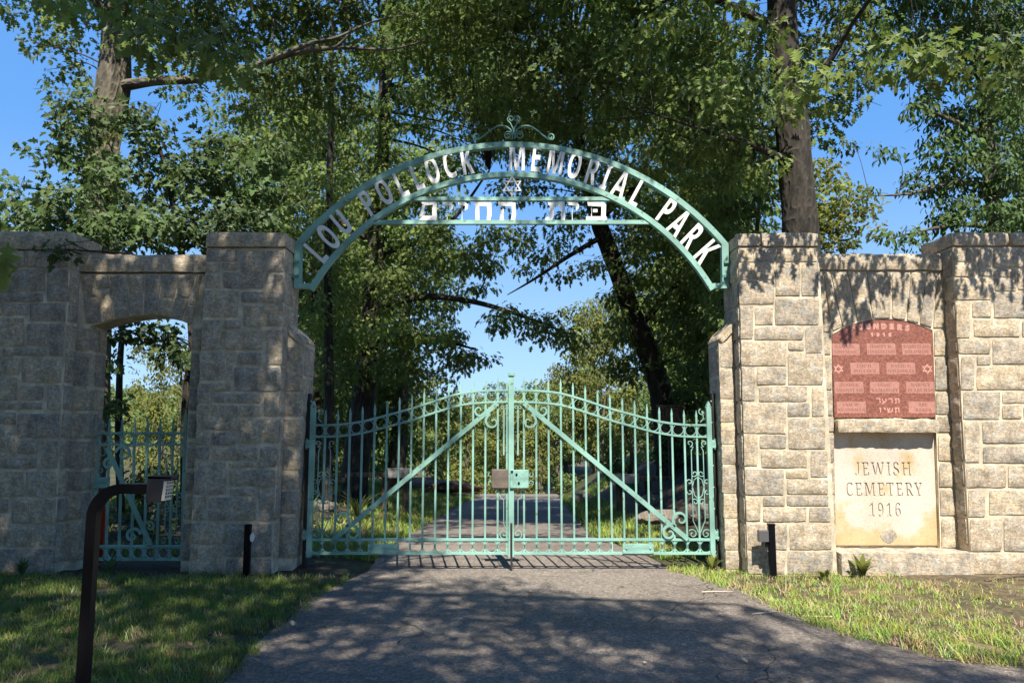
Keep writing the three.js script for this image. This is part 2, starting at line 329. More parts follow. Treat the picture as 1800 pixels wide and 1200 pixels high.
// stones on the side of a pier: sx = +1 faces right, -1 faces left; courses in pixels of the edge
function sideStones(parent, mats, tab, courses, z0, z1, sx, o) {
  for (const [v0, v1] of courses) {
    const t = edgeX(tab, v0, 0), b = edgeX(tab, v1, 0), g = 0.006;
    const cut = (z0 - z1) > 0.28 && rnd() < 0.7 ? [[z0, z0 + (z1 - z0) * rr(0.4, 0.6) + g], 0] : [[z0, z1]];
    if (cut[1] === 0) cut[1] = [cut[0][1] - 2 * g, z1];
    for (const [za, zb] of cut) {
      const A = V(b.x, b.y, za), B = V(b.x, b.y, zb), C = V(t.x, t.y, zb), D = V(t.x, t.y, za);
      stone(parent, mats, sx > 0 ? [A, B, C, D] : [B, A, D, C], { proud: 0.008, amp: 0.008, ...o });
    }
  }
}

// ======== wall with the walk-through arch
{
  const G = granites, L = G[2], wall = thing('stone_wall', 'shaded grey granite wall with a low arched walkway opening between two piers', 'wall');
  // --- end pier
  const e1 = [[408, 124], [440, 122], [1010, 91]];
  const pier = part('pier', prism([down(P(-260, 980, -0.004)), down(edgeX(e1, 1000, -0.004)), edgeX(e1, 441, -0.004), P(-260, 441, -0.004)], 0.56), mortar, wall);
  stonesPx(pier, G, [[-60, 441, 42, 470], [44, 441, 119, 470], [-60, 473, 78, 512], [82, 473, 118, 529], [5, 515, 74, 530], [-60, 515, 1, 555], [6, 534, 48, 553], [52, 533, 114, 564], [-60, 559, 41, 608, L], [47, 569, 81, 607], [86, 569, 110, 625],
    [5, 613, 80, 625], [-60, 613, 1, 660], [4, 630, 32, 658], [38, 630, 106, 672], [-60, 664, 29, 703, L], [37, 678, 75, 703], [82, 677, 104, 720], [1, 707, 73, 719], [-60, 707, -3, 719], [-60, 725, 27, 745], [30, 727, 102, 769], [-60, 752, 24, 801], [30, 774, 64, 797], [72, 775, 100, 823], [-60, 805, 64, 823],
    [-60, 829, 40, 872], [45, 829, 98, 873], [-60, 877, 13, 901], [20, 876, 50, 919], [53, 877, 96, 919, L], [-60, 906, 8, 958], [12, 923, 60, 960, L], [68, 924, 95, 959], [-60, 965, 93, 1012]], 0);
  for (let v = 441; v < 1000; v += 46) stonesPx(pier, G, [[-160, v, -112, v + 42], [-108, v, -64, v + 42], [-256, v, -164, v + 42]], 0); // the wall goes on beyond the frame
  sideStones(pier, G, e1, [[443, 470], [474, 529], [534, 564], [570, 625], [630, 672], [678, 720], [727, 769], [775, 823], [829, 873], [878, 919], [924, 990]], -0.03, -0.2, 1);
  { const a = P(-260, 440, 0), b = edgeX(e1, 440, 0), t = P(100, 409, 0); part('cap_stone', roughBox(a.x, b.x + 0.02, b.y + 0.004, t.y + 0.02, -0.6, 0.025, 0.014, 0.07, 0.045), G[2], pier); }
  // --- arch wall
  const za = -0.2, aw = 0.34;
  const oL = [[560, 159], [573, 158], [870, 141], [990, 134]], oR = [[560, 339], [572, 338], [800, 329], [990, 317]];
  const I = [[158, 573], [169, 570], [180, 566], [204, 560], [229, 555.5], [254, 553], [279, 553], [300, 557.5], [321, 565], [338, 572]];
  const x0 = P(100, 480, za).x, x1 = P(372, 480, za).x, yt = P(250, 481, za).y;
  const sh = [V(x0, GY, za - 0.004), down(edgeX(oL, 980, za - 0.004)), ...I.map(([u, v]) => P(u, v, za - 0.004)), down(edgeX(oR, 980, za - 0.004)), V(x1, GY, za - 0.004), V(x1, yt, za - 0.004), V(x0, yt, za - 0.004)];
  const s2 = new THREE.Shape(sh.map((p) => new THREE.Vector2(p.x, p.y)));
  const ex = new THREE.ExtrudeGeometry(s2, { depth: aw, bevelEnabled: false }); ex.translate(0, 0, za - 0.004 - aw);
  const archWall = part('arch_wall', ex, mortar, wall);
  { const a = P(116, 480, za), b = P(366, 447, za); part('coping_stone', roughBox(a.x, b.x, a.y + 0.004, b.y, -0.6, za + 0.03, 0.012, 0.07, 0.03), G[0], archWall); }
  // voussoirs
  const T = [[140, 483], [163, 483], [191, 483], [223, 483], [254, 483], [285, 483], [316, 483], [346, 483], [356, 483]];
  const B = [[150, 571], [180, 567], [200, 561], [228, 556], [251, 553.5], [275, 553.5], [299, 557.5], [319, 565], [337, 572]];
  for (let i = 0; i < 8; i++) {
    const f = [0.45, 0.3, 1, 0.48, 1, 0.55, 0.5, 0.62][i], at = (a, b, t) => [a[0] + (b[0] - a[0]) * t, a[1] + (b[1] - a[1]) * t], g = 1.6;
    for (const [t0, t1] of f < 1 ? [[0, f - 0.012], [f + 0.012, 0.985]] : [[0, 0.985]]) {
      const q = [at(T[i], B[i], t1), at(T[i + 1], B[i + 1], t1), at(T[i + 1], B[i + 1], t0), at(T[i], B[i], t0)];
      q[0][0] += g; q[3][0] += g; q[1][0] -= g; q[2][0] -= g;
      stone(archWall, G, q.map(([u, v]) => P(u, v, za)), { proud: 0.01, name: 'voussoir' });
    }
  }
  const jc = [[577, 615], [621, 678], [684, 721], [727, 770], [776, 823], [829, 862], [868, 912], [920, 985]];
  const pj = [[450, 138], [950, 112], [1000, 109]];
  for (const [v0, v1] of jc) {
    stone(archWall, G, [P(interp(pj, v1) - 4, v1, za), edgeX(oL, v1, za), edgeX(oL, v0, za), P(interp(pj, v0) - 4, v0, za)], { proud: 0.01 });
    const b = edgeX(oL, v1, za), t = edgeX(oL, v0, za), zm = rr(-0.33, -0.42);
    for (const [p, q] of [[za - 0.012, zm + 0.006], [zm - 0.006, za - aw]]) stone(archWall, G, [V(b.x, b.y, p), V(b.x, b.y, q), V(t.x, t.y, q), V(t.x, t.y, p)], { proud: 0.006, amp: 0.006 });
    const b2 = edgeX(oR, v1, za), t2 = edgeX(oR, v0, za), w = 0.1;
    stone(archWall, G, [b2, V(b2.x + w, b2.y, za), V(t2.x + w, t2.y, za), t2], { proud: 0.01 });
  }
  // --- gate pier
  const e2 = [[410, 502], [435, 501], [1010, 477]], e2l = [[410, 363], [435, 363], [1010, 331]];
  const gp = part('pier', prism([down(edgeX(e2l, 1000, -0.004)), down(edgeX(e2, 1000, -0.004)), edgeX(e2, 436, -0.004), edgeX(e2l, 436, -0.004)], 0.56), mortar, wall);
  stonesPx(gp, G, [[363, 438, 417, 459], [422, 441, 466, 478], [469, 441, 499, 477], [390, 462, 417, 474], [361, 460, 386, 478, L], [360, 480, 386, 506, L], [392, 479, 462, 507], [470, 483, 498, 531], [423, 513, 466, 531], [357, 511, 418, 557, L], [428, 537, 498, 573], [355, 563, 387, 614], [392, 563, 422, 577], [390, 582, 459, 614], [468, 580, 496, 640],
    [351, 620, 408, 668], [417, 620, 459, 640], [412, 646, 491, 687], [347, 674, 371, 708], [375, 673, 405, 687], [376, 692, 457, 708], [464, 692, 490, 731], [345, 712, 417, 755, L], [421, 713, 456, 731], [422, 736, 488, 778], [344, 759, 370, 782, L], [373, 760, 414, 782], [343, 786, 367, 807], [373, 786, 451, 808], [457, 785, 486, 820], [402, 812, 450, 821],
    [341, 813, 397, 869], [404, 826, 483, 854], [404, 859, 447, 871], [455, 859, 482, 915], [338, 873, 361, 914, L], [366, 874, 449, 914], [336, 919, 394, 955, L], [335, 958, 393, 1010, L], [397, 921, 477, 978], [397, 982, 476, 1010]], 0);
  sideStones(gp, G, e2, [[440, 477], [483, 531], [537, 572]], -0.03, -0.55, 1);
  sideStones(gp, G, e2, [[578, 640], [646, 687], [692, 731], [736, 778], [785, 820], [826, 854], [859, 915], [921, 985]], -0.03, -0.2, 1);
  { const a = edgeX(e2l, 435, 0), b = edgeX(e2, 435, 0), t = P(430, 409, 0); part('cap_stone', roughBox(a.x - 0.01, b.x + 0.012, a.y + 0.004, t.y, -0.585, 0.03, 0.012, 0.06, 0.025), G[2], gp); }
  // buttress that carries the gate
  const zb = -0.2, e3 = [[590, 536], [640, 534], [1000, 512]], e3l = [[590, 500], [1000, 480]];
  const top0 = P(498, 572, zb), topR = edgeX(e3, 600, zb);
  const bt = part('buttress', prism([down(edgeX(e3l, 990, zb)), down(edgeX(e3, 990, zb)), topR, V(top0.x + 0.05, top0.y + 0.02, zb), V(top0.x - 0.05, top0.y + 0.02, zb)], 0.42), mortar, wall);
  stonesPx(bt, G, [[503, 610, 527, 634], [502, 640, 528, 687], [500, 692, 527, 731], [498, 737, 525, 784], [496, 790, 523, 826], [494, 832, 520, 860], [493, 864, 518, 903], [490, 908, 516, 980]].map((r) => [r[0], r[1], r[2] + 4, r[3]]), zb, { proud: 0.008 });
  { const b0 = edgeX(e3, 602, zb), t0 = V(top0.x + 0.03, top0.y + 0.02, zb); stone(bt, G, [V(b0.x + 0.005, b0.y, zb + 0.02), V(b0.x + 0.005, b0.y, zb - 0.42), V(t0.x, t0.y, zb - 0.42), V(t0.x, t0.y, zb + 0.02)], { proud: 0.02, amp: 0.012, depth: 0.06 }); }
  for (const [v0, v1] of [[610, 660], [666, 731], [737, 784], [790, 860], [866, 920], [926, 985]]) { const b = edgeX(e3, v1, zb), t = edgeX(e3, v0, zb); stone(bt, G, [V(b.x, b.y, zb - 0.02), V(b.x, b.y, zb - 0.4), V(t.x, t.y, zb - 0.4), V(t.x, t.y, zb - 0.02)], { proud: 0.006, amp: 0.008 }); }
}
// ======== wall with the memorial tablets
let panelZ = -0.2;
{
  const S = granites, D = S[3], wall = thing('stone_wall', 'sunlit tan granite wall holding the memorial tablets in a recess between two piers', 'wall');
  const e1 = [[411, 1297], [435, 1298], [600, 1301], [1010, 1315]], e1r = [[411, 1437], [435, 1439], [1010, 1473]];
  const gp = part('pier', prism([down(edgeX(e1, 1000, -0.004)), down(edgeX(e1r, 1000, -0.004)), edgeX(e1r, 434, -0.004), edgeX(e1, 434, -0.004)], 0.56), mortar, wall);
  stonesPx(gp, S, [[1299, 435, 1326, 460], [1329, 435, 1361, 460], [1364, 435, 1437, 459], [1300, 463, 1361, 491], [1364, 463, 1407, 519], [1410, 463, 1439, 519], [1300, 494, 1361, 534], [1363, 525, 1440, 570], [1302, 538, 1324, 595], [1328, 541, 1359, 570], [1327, 574, 1412, 596], [1417, 574, 1445, 620, D], [1303, 601, 1382, 642], [1386, 601, 1413, 615],
    [1386, 621, 1447, 675], [1305, 645, 1327, 704], [1331, 645, 1382, 675], [1335, 679, 1419, 705], [1428, 680, 1449, 731], [1307, 708, 1382, 761], [1385, 708, 1424, 731, D], [1387, 735, 1451, 788], [1308, 764, 1332, 818], [1336, 765, 1382, 787, D], [1339, 791, 1419, 821], [1426, 793, 1455, 838], [1310, 825, 1378, 869, D], [1382, 826, 1421, 840], [1384, 843, 1456, 868], [1312, 873, 1337, 915], [1342, 873, 1380, 889, D], [1384, 871, 1457, 888], [1342, 892, 1418, 916], [1423, 892, 1460, 916], [1315, 921, 1384, 965], [1389, 922, 1462, 965], [1315, 969, 1380, 1008], [1385, 969, 1464, 1008]], 0);
  sideStones(gp, S, e1, [[438, 490], [495, 534], [540, 566]], -0.03, -0.55, -1);
  sideStones(gp, S, e1, [[572, 595], [601, 642], [647, 704], [709, 761], [765, 818], [824, 869], [874, 915], [921, 985]], -0.03, -0.2, -1);
  { const a = edgeX(e1, 434, 0), b = edgeX(e1r, 434, 0), t = P(1370, 411, 0); part('cap_stone', roughBox(a.x - 0.012, a.x + 0.24, a.y + 0.004, t.y, -0.585, 0.03, 0.012, 0.06, 0.025), S[1], gp); part('cap_stone', roughBox(a.x + 0.246, b.x + 0.006, a.y + 0.004, t.y + 0.008, -0.585, 0.028, 0.012, 0.06, 0.025), S[1], gp); }
  const zb = -0.2, e3 = [[590, 1263], [640, 1265], [1000, 1277]], e3r = [[590, 1300], [1000, 1316]];
  const top0 = P(1300, 566, zb), topL = edgeX(e3, 596, zb);
  const bt = part('buttress', prism([down(edgeX(e3, 990, zb)), down(edgeX(e3r, 990, zb)), V(top0.x + 0.05, top0.y + 0.02, zb), V(top0.x - 0.05, top0.y + 0.02, zb), topL], 0.42), mortar, wall);
  stonesPx(bt, S, [[1266, 600, 1292, 645], [1266, 648, 1292, 700], [1267, 705, 1294, 741], [1268, 745, 1295, 780], [1269, 784, 1296, 815], [1270, 819, 1298, 866], [1272, 871, 1299, 910], [1274, 915, 1302, 966], [1276, 970, 1304, 1000]], zb, { proud: 0.008 });
  { const b0 = edgeX(e3, 598, zb), t0 = V(top0.x - 0.03, top0.y + 0.02, zb); stone(bt, S, [V(b0.x - 0.005, b0.y, zb - 0.42), V(b0.x - 0.005, b0.y, zb + 0.02), V(t0.x, t0.y, zb + 0.02), V(t0.x, t0.y, zb - 0.42)], { proud: 0.02, amp: 0.012, depth: 0.06 }); }
  for (const [v0, v1] of [[606, 660], [666, 731], [737, 784], [790, 860], [866, 920], [926, 985]]) { const b = edgeX(e3, v1, zb), t = edgeX(e3, v0, zb); stone(bt, S, [V(b.x, b.y, zb - 0.4), V(b.x, b.y, zb - 0.02), V(t.x, t.y, zb - 0.02), V(t.x, t.y, zb - 0.4)], { proud: 0.006, amp: 0.008 }); }
  // --- recessed panel wall
  const zp = panelZ, a = P(1436, 476, zp), b = P(1675, 476, zp), pl = P(1450, 990, zp), prr = P(1715, 990, zp);
  const panel = part('panel_wall', prism([V(pl.x, GY, zp - 0.075), V(prr.x, GY, zp - 0.075), V(b.x, b.y, zp - 0.075), V(a.x, a.y, zp - 0.075)], 0.28), mortar, wall);
  part('coping_stone', roughBox(P(1437, 475, zp).x, P(1664, 475, zp).x, a.y + 0.004, P(1550, 446, zp).y, -0.6, zp + 0.03, 0.012, 0.06, 0.03), S[0], panel);
  const fp = (list, o) => { for (const r of list) stone(panel, S, rectPx(r, zp), { depth: 0.09, proud: 0.008, ...o }); };
  const vo = (q) => stone(panel, S, q.map(([u, v]) => P(u, v, zp)), { depth: 0.09, proud: 0.008, name: 'voussoir' });
  // spandrel stones above the red tablet, their lower edge following its arch
  vo([[1440, 582], [1461, 583], [1446, 478], [1436, 478]]); vo([[1464, 581], [1479, 574], [1458, 478], [1448, 478]]); vo([[1482, 573], [1505, 564], [1488, 478], [1461, 478]]);
  vo([[1508, 563], [1532, 559], [1522, 478], [1491, 478]]); vo([[1535, 558], [1566, 558], [1566, 478], [1525, 478]]); vo([[1569, 558], [1592, 561], [1600, 478], [1569, 478]]); vo([[1595, 562], [1615, 567], [1628, 478], [1603, 478]]); vo([[1618, 568], [1638, 575], [1648, 478], [1631, 478]]); vo([[1641, 576], [1666, 576], [1664, 478], [1651, 478]]);
  fp([[1440, 586, 1461, 622], [1443, 626, 1463, 684], [1445, 687, 1464, 730], [1446, 733, 1466, 758], [1448, 762, 1466, 812], [1450, 816, 1467, 868], [1453, 872, 1468, 915], [1455, 919, 1469, 962]]);
  fp([[1643, 579, 1668, 624], [1645, 628, 1671, 685], [1646, 690, 1674, 727], [1648, 732, 1677, 759], [1650, 764, 1680, 809], [1652, 814, 1683, 855], [1654, 860, 1686, 905], [1656, 910, 1689, 962]]);
  { // mortar bed between the facing stones, flush behind their edges
    const zz = zp - 0.006, w = (l) => l.map(([u, v]) => P(u, v, zz)), ext = (l) => { const e = new THREE.ExtrudeGeometry(new THREE.Shape(w(l).map((p) => new THREE.Vector2(p.x, p.y))), { depth: 0.066, bevelEnabled: false }); e.translate(0, 0, zz - 0.066); return e; };
    part('mortar_bed', [ext([[1438, 476], [1438, 1000], [1469, 1000], [1462, 589], [1483, 576], [1504, 568], [1528, 562], [1552, 560], [1575, 561], [1598, 565], [1620, 572], [1640, 580], [1655, 1000], [1712, 1000], [1670, 476]])], mortar, panel);
  }
  // --- end pier
  const e4 = [[408, 1673], [435, 1675], [1010, 1708]];
  const ep = part('pier', prism([down(edgeX(e4, 1000, -0.004)), down(P(2060, 1000, -0.004)), P(2060, 434, -0.004), edgeX(e4, 434, -0.004)], 0.56), mortar, wall);
  stonesPx(ep, S, [[1677, 436, 1697, 459], [1700, 436, 1716, 459], [1678, 462, 1716, 485], [1720, 436, 1744, 468], [1722, 472, 1744, 485], [1748, 436, 1860, 470], [1748, 473, 1786, 486], [1790, 474, 1860, 508], [1680, 490, 1743, 526], [1749, 490, 1786, 511], [1682, 531, 1705, 593], [1710, 530, 1743, 557], [1748, 515, 1860, 558], [1713, 562, 1793, 591], [1798, 562, 1860, 591], [1686, 598, 1741, 621], [1746, 596, 1860, 639], [1690, 626, 1713, 684], [1718, 625, 1742, 641], [1718, 645, 1860, 684], [1694, 689, 1758, 736, D], [1763, 688, 1860, 708], [1763, 712, 1797, 735], [1800, 712, 1860, 735], [1697, 741, 1722, 812], [1728, 741, 1860, 778], [1729, 785, 1860, 813], [1700, 818, 1769, 856], [1773, 818, 1860, 856], [1703, 862, 1732, 908], [1740, 862, 1860, 904], [1706, 912, 1761, 968], [1766, 910, 1860, 968], [1709, 972, 1860, 1008]], 0);
  for (let v = 436; v < 990; v += 48) stonesPx(ep, S, [[1864, v, 1925, v + 44], [1929, v, 2056, v + 44]], 0);
  sideStones(ep, S, e4, [[438, 485], [490, 526], [531, 593], [598, 621], [627, 684], [690, 736], [742, 812], [818, 856], [862, 908], [913, 960]], -0.03, -0.2, -1, { amp: 0.014 });
  { const q = edgeX(e4, 434, 0), t = P(1740, 409, 0); part('cap_stone', roughBox(q.x - 0.02, q.x + 0.62, q.y + 0.004, t.y + 0.01, -0.6, 0.03, 0.013, 0.07, 0.05), S[1], ep); part('cap_stone', roughBox(q.x + 0.626, P(2060, 434, 0).x, q.y + 0.004, t.y + 0.01, -0.6, 0.03, 0.013, 0.07, 0.05), S[1], ep); }
  // ledge and foot stone
  { const l = P(1469, 760, zp), r = P(1645, 737, zp); part('ledge_stone', roughBox(l.x, r.x, l.y, r.y, zp - 0.1, zp + 0.075, 0.014, 0.035, 0.02), S[0], panel); }
  { const l = P(1474, 970, zp + 0.2), r = P(1707, 970, zp + 0.2); part('foot_stone', roughBox(l.x, r.x, GY, l.y, zp - 0.1, zp + 0.26, 0.016, 0.06, 0.03), S[1], panel); }
}
// ======== tablets
const serif = await new FontLoader().loadAsync('fonts/droid/droid_serif_regular.typeface.json');
const bold = await new FontLoader().loadAsync('fonts/droid/droid_sans_bold.typeface.json');
const sans = await new FontLoader().loadAsync('fonts/droid/droid_sans_regular.typeface.json');
function textShapes(font, str, size, cx, y, width, gap = 0) { // outlines of a centred line of text, as wide as given
  let x = 0; const out = [], nat = [...str].reduce((q, ch) => q + font.data.glyphs[ch].ha * size / font.data.resolution, 0), sx = (width - gap * (str.length - 1)) / nat;
  const jay = [[0.12, 0.72], [0.36, 0.72], [0.36, 0.695], [0.285, 0.68], [0.285, 0.17], [0.26, 0.07], [0.19, 0.01], [0.1, 0.0], [0.02, 0.03], [0.0, 0.1], [0.03, 0.14], [0.06, 0.1], [0.1, 0.04], [0.16, 0.06], [0.195, 0.13], [0.2, 0.25], [0.2, 0.68], [0.12, 0.695]];
  for (const ch of str) { const hE = Math.max(...font.generateShapes('E', size)[0].extractPoints(3).shape.map((p) => p.y)) / 0.72, s = ch === 'J' ? [new THREE.Shape(jay.map(([p, q]) => new THREE.Vector2(p * hE, q * hE)))] : font.generateShapes(ch, size), adv = font.data.glyphs[ch].ha * size / font.data.resolution; out.push([s, x]); x += adv * sx + gap; }
  x -= gap; const mv = (pts, dx) => pts.map((p) => new THREE.Vector2(p.x * sx + dx + cx - x / 2, p.y + y));
  return out.flatMap(([s, dx]) => s.map((q) => { const e = q.extractPoints(5), lo = Math.min(...e.shape.map((p) => p.y)), top = Math.max(...e.shape.map((p) => p.y)); if (lo < -0.1 * size) for (const p of e.shape) p.y = (p.y - lo) * top / (top - lo); return { outer: mv(e.shape, dx), holes: e.holes.map((h) => mv(h, dx)) }; }));
}
{ // cream slab with cut letters
  const z = panelZ - 0.05, a = P(1470, 958, z), b = P(1653, 958, z), c = P(1642, 760, z), d = P(1466, 760, z);
  const slab = thing('inscription_slab', 'smooth cream stone slab cut with the words Jewish Cemetery and a year', 'tablet', [(a.x + b.x) / 2, a.y, z]);
  const local = (p) => new THREE.Vector2(p.x - slab.position.x, p.y - slab.position.y);
  const q = [a, b, c, d].map(local), outer = new THREE.Shape(q), lines = [];
  const at = (u, v) => local(P(u, v, z)), cap = 22.5 * pxm(z);
  for (const [s, u, v, wd, gap] of [['JEWISH', 1554, 835, 98, 0.016], ['CEMETERY', 1555, 871, 133, 0.015], ['1916', 1557, 907, 56, 0.018]]) { const p = at(u, v); lines.push(...textShapes(serif, s, cap, p.x, p.y, wd * pxm(z), gap)); }
  const isl = [];
  for (const l of lines) { outer.holes.push(new THREE.Path(l.outer)); for (const h of l.holes) isl.push(new THREE.Shape(h)); }
  const tex = dataTex(512, (x, y, i, j) => { // pale granite with rust-brown stains at the foot
    const k = hash3(i, j, 3), k2 = hash3(i >> 1, j >> 1, 9), n = tf(x, y, 5, 201, 4), n2 = tf(x, y, 3, 203, 4), st = sst(0.55, 0.85, tf(x, y, 4, 205, 4) + 0.3 * Math.max(0, 0.25 - y) / 0.25 + 0.1 * Math.abs(x - 0.5)), run = sst(0.55, 0.75, tn(x, 0.3, 9, 210)) * 0.5 * n;
    let v = 212 + (n - 0.5) * 34 + (k - 0.5) * 22; if (k2 > 0.965) v -= 70;
    const s = clamp(st * (0.55 + 0.45 * n2) + run * 0.35, 0, 1);
    return [v * (1 - 0.06 * s), v * (0.965 - 0.15 * s), v * (0.92 - 0.32 * s)];
  }, true);
  const w = q[1].x - q[0].x, h = q[2].y;
  const mapUv = (g) => { const p = g.attributes.position, uv = g.attributes.uv; for (let i = 0; i < p.count; i++) uv.setXY(i, p.getX(i) / w + 0.5, p.getY(i) / h); return g; };
  const mat = std({ color: lin(0.84, 0.8, 0.755), map: tex, roughness: 0.85, bumpMap: granBump, bumpScale: 0.0015 });
  const face = new THREE.ExtrudeGeometry([outer, ...isl], { depth: 0.012, bevelEnabled: false, curveSegments: 6 }); face.translate(0, 0, -0.012);
  part('slab_face', mapUv(face), mat, slab);
  const back = new THREE.ExtrudeGeometry(new THREE.Shape(q), { depth: 0.06, bevelEnabled: false }); back.translate(0, 0, -0.0725);
  part('slab_back', mapUv(back), std({ color: lin(0.42, 0.38, 0.32), roughness: 0.95 }), slab);
  const m = at(1562, 943), cs = new THREE.Shape(Array.from({ length: 22 }, (_, i) => { const t = i / 22 * 6.283, r = 0.085 * (1 + 0.25 * fbm(Math.cos(t) * 2, Math.sin(t) * 2, 4, 3)) * (Math.sin(t) < 0 ? 0.85 : 1); return new THREE.Vector2(m.x + r * 1.05 * Math.cos(t), m.y + r * 0.9 * Math.sin(t)); }));
  const chip = new THREE.ExtrudeGeometry(cs, { depth: 0.003, bevelEnabled: true, bevelSize: 0.003, bevelThickness: 0.002, bevelSegments: 1 }); chip.translate(0, 0, -0.001);
  part('chipped_spot', mapUv(chip), std({ color: lin(0.72, 0.66, 0.56), map: granTex, bumpMap: granBump, bumpScale: 0.006 }), slab);
}
{ // red granite tablet
  const z = panelZ - 0.012, bl = P(1468, 733, z), br = P(1645, 733, z), tr = P(1639, 578, z), tl = P(1463, 588, z), ap = P(1552, 560, z);
  const o = V((bl.x + br.x) / 2, bl.y, z), tab = thing('founders_tablet', 'polished red granite tablet with an arched top and rows of pale name panels', 'tablet', [o.x, o.y, o.z]);
  const loc = (u, v) => { const p = P(u, v, z); return [p.x - o.x, p.y - o.y]; };
  const outline = [[1468, 733], [1645, 733], [1639, 580], [1620, 572], [1598, 565.5], [1575, 561.5], [1552, 560], [1528, 562], [1505, 567], [1484, 575], [1463, 588]].map(([u, v]) => new THREE.Vector2(...loc(u, v)));
  const N = 1024, cv = document.createElement('canvas'); cv.width = cv.height = N; const q = cv.getContext('2d'), im = q.createImageData(N, N);
  for (let j = 0; j < N; j++) for (let i = 0; i < N; i++) { const k = hash3(i >> 2, j >> 2, 1), k2 = hash3(i >> 1, j >> 1, 2), n = tn(i / N, j / N, 90, 4), w = (j * N + i) * 4, v = 0.8 + 0.28 * (n - 0.5) + 0.16 * (k - 0.5) + (k2 > 0.96 ? 0.35 : k2 < 0.05 ? -0.3 : 0); im.data[w] = 160 * v; im.data[w + 1] = 100 * v; im.data[w + 2] = 84 * v; im.data[w + 3] = 255; }
  q.putImageData(im, 0, 0);
  const box0 = [1455, 745, 1655, 552]; // pixel window that the print covers
  const X = (u) => (u - box0[0]) / (box0[2] - box0[0]) * N, Y = (v) => (v - box0[3]) / (box0[1] - box0[3]) * N, S = N / 200;
  q.textAlign = 'center'; q.textBaseline = 'middle';
  const panels = [[1491, 614.5, 'SAMUEL', 'FINEMAN'], [1551, 614, 'HARRY D.', 'FINKELSTEIN'], [1610, 614, 'RABBI ELIAS', 'SOLOMON'], [1522, 648, 'LOU H.', 'POLLOCK'], [1582, 648, 'DAVID S.', 'SCHANDLER'], [1494, 681.5, 'SENDER', 'ARONSTAM'], [1553, 681.5, 'ISSAC', 'KAMAROFF'], [1613, 681.5, 'BARNEY', 'PEARLMAN'], [1496, 716, 'SAM W.', 'SILVERMAN'], [1615, 716, 'ABE', 'BAKER']];
  for (const [u, v, a, b] of panels) {
    q.fillStyle = 'rgba(205,158,146,0.5)'; q.fillRect(X(u - 24), Y(v - 10), 48 * S, 20 * N / 193);
    q.fillStyle = 'rgba(112,70,62,0.75)'; q.font = `bold ${Math.round(7.6 * S)}px serif`;
    q.fillText(a, X(u), Y(v - 4.4), 44 * S); q.fillText(b, X(u), Y(v + 4.9), 46 * S);
  }
  q.strokeStyle = 'rgba(216,168,152,0.8)'; q.lineJoin = 'round';
  const star = (u, v, r) => { q.lineWidth = 1.3 * S; for (const s of [0, Math.PI]) { q.beginPath(); for (let k = 0; k < 3; k++) { const a = s - Math.PI / 2 + k * 2.0944; q.lineTo(X(u) + r * S * Math.cos(a), Y(v) + r * S * Math.sin(a)); } q.closePath(); q.stroke(); } };
  star(1478, 649, 8); star(1626, 649, 8.5);
  q.font = `bold ${Math.round(13.5 * S)}px sans-serif`; q.lineWidth = 1.25 * S;
  'FOUNDERS'.split('').forEach((ch, i) => { const t = (i - 3.5) / 3.5; q.save(); q.translate(X(1551 + t * 46), Y(573.5 + 3.2 * t * t)); q.rotate(t * 0.13); q.strokeText(ch, 0, 0, 11 * S); q.restore(); });
  q.font = `bold ${Math.round(8.5 * S)}px sans-serif`; q.lineWidth = 0.9 * S; '1916'.split('').forEach((ch, i) => q.strokeText(ch, X(1537 + i * 10), Y(588.5)));
  // two short rows of square Hebrew lettering
  q.lineWidth = 1.5 * S; q.lineCap = 'butt';
  const heb = (u, v, strokes) => { for (const s of strokes) { q.beginPath(); s.forEach(([a, b], i) => i ? q.lineTo(X(u + a), Y(v + b)) : q.moveTo(X(u + a), Y(v + b))); q.stroke(); } };
  const TAV = [[[-3, 4], [-1.5, 4], [-1.5, -4]], [[-3, -4], [3.5, -4], [3.5, 4]]], RESH = [[[-3, -4], [3, -4], [3, 4]]], AYIN = [[[-3, -4], [-1, 3]], [[3, -4], [3, 0], [-4, 5]]], SHIN = [[[-4, -4], [-3, 4], [3, 2], [4, -4]], [[0, -4], [-3, 3]]], YUD = [[[-1, -4], [1.5, -4], [1.5, 0]]], VAV = [[[-1, -4], [1, -4], [1, 4]]];
  heb(1572, 705, TAV); heb(1561, 705, RESH); heb(1551, 705, AYIN); heb(1541, 705, RESH); heb(1571, 721, TAV); heb(1560, 721, SHIN); heb(1550, 721, YUD); heb(1543, 721, VAV);
  const t = new THREE.CanvasTexture(cv); t.colorSpace = THREE.SRGBColorSpace;
  const g = new THREE.ExtrudeGeometry(new THREE.Shape(outline), { depth: 0.05, bevelEnabled: true, bevelSize: 0.004, bevelThickness: 0.004, bevelSegments: 1 }); g.translate(0, 0, -0.054);
  const p = g.attributes.position, uv = g.attributes.uv, A = loc(box0[0], box0[1]), B = loc(box0[2], box0[3]);
  for (let i = 0; i < p.count; i++) uv.setXY(i, clamp((p.getX(i) - A[0]) / (B[0] - A[0]), 0.002, 0.998), clamp((p.getY(i) - A[1]) / (B[1] - A[1]), 0.002, 0.998));
  part('tablet_face', g, std({ map: t, roughness: 0.45 }), tab);
  const rim = bar([...outline.slice(2)].map((v) => [v.x, v.y + 0.006]), 0.022, 0.03, -0.02);
  part('mortar_rim', rim, mortar, tab);
}
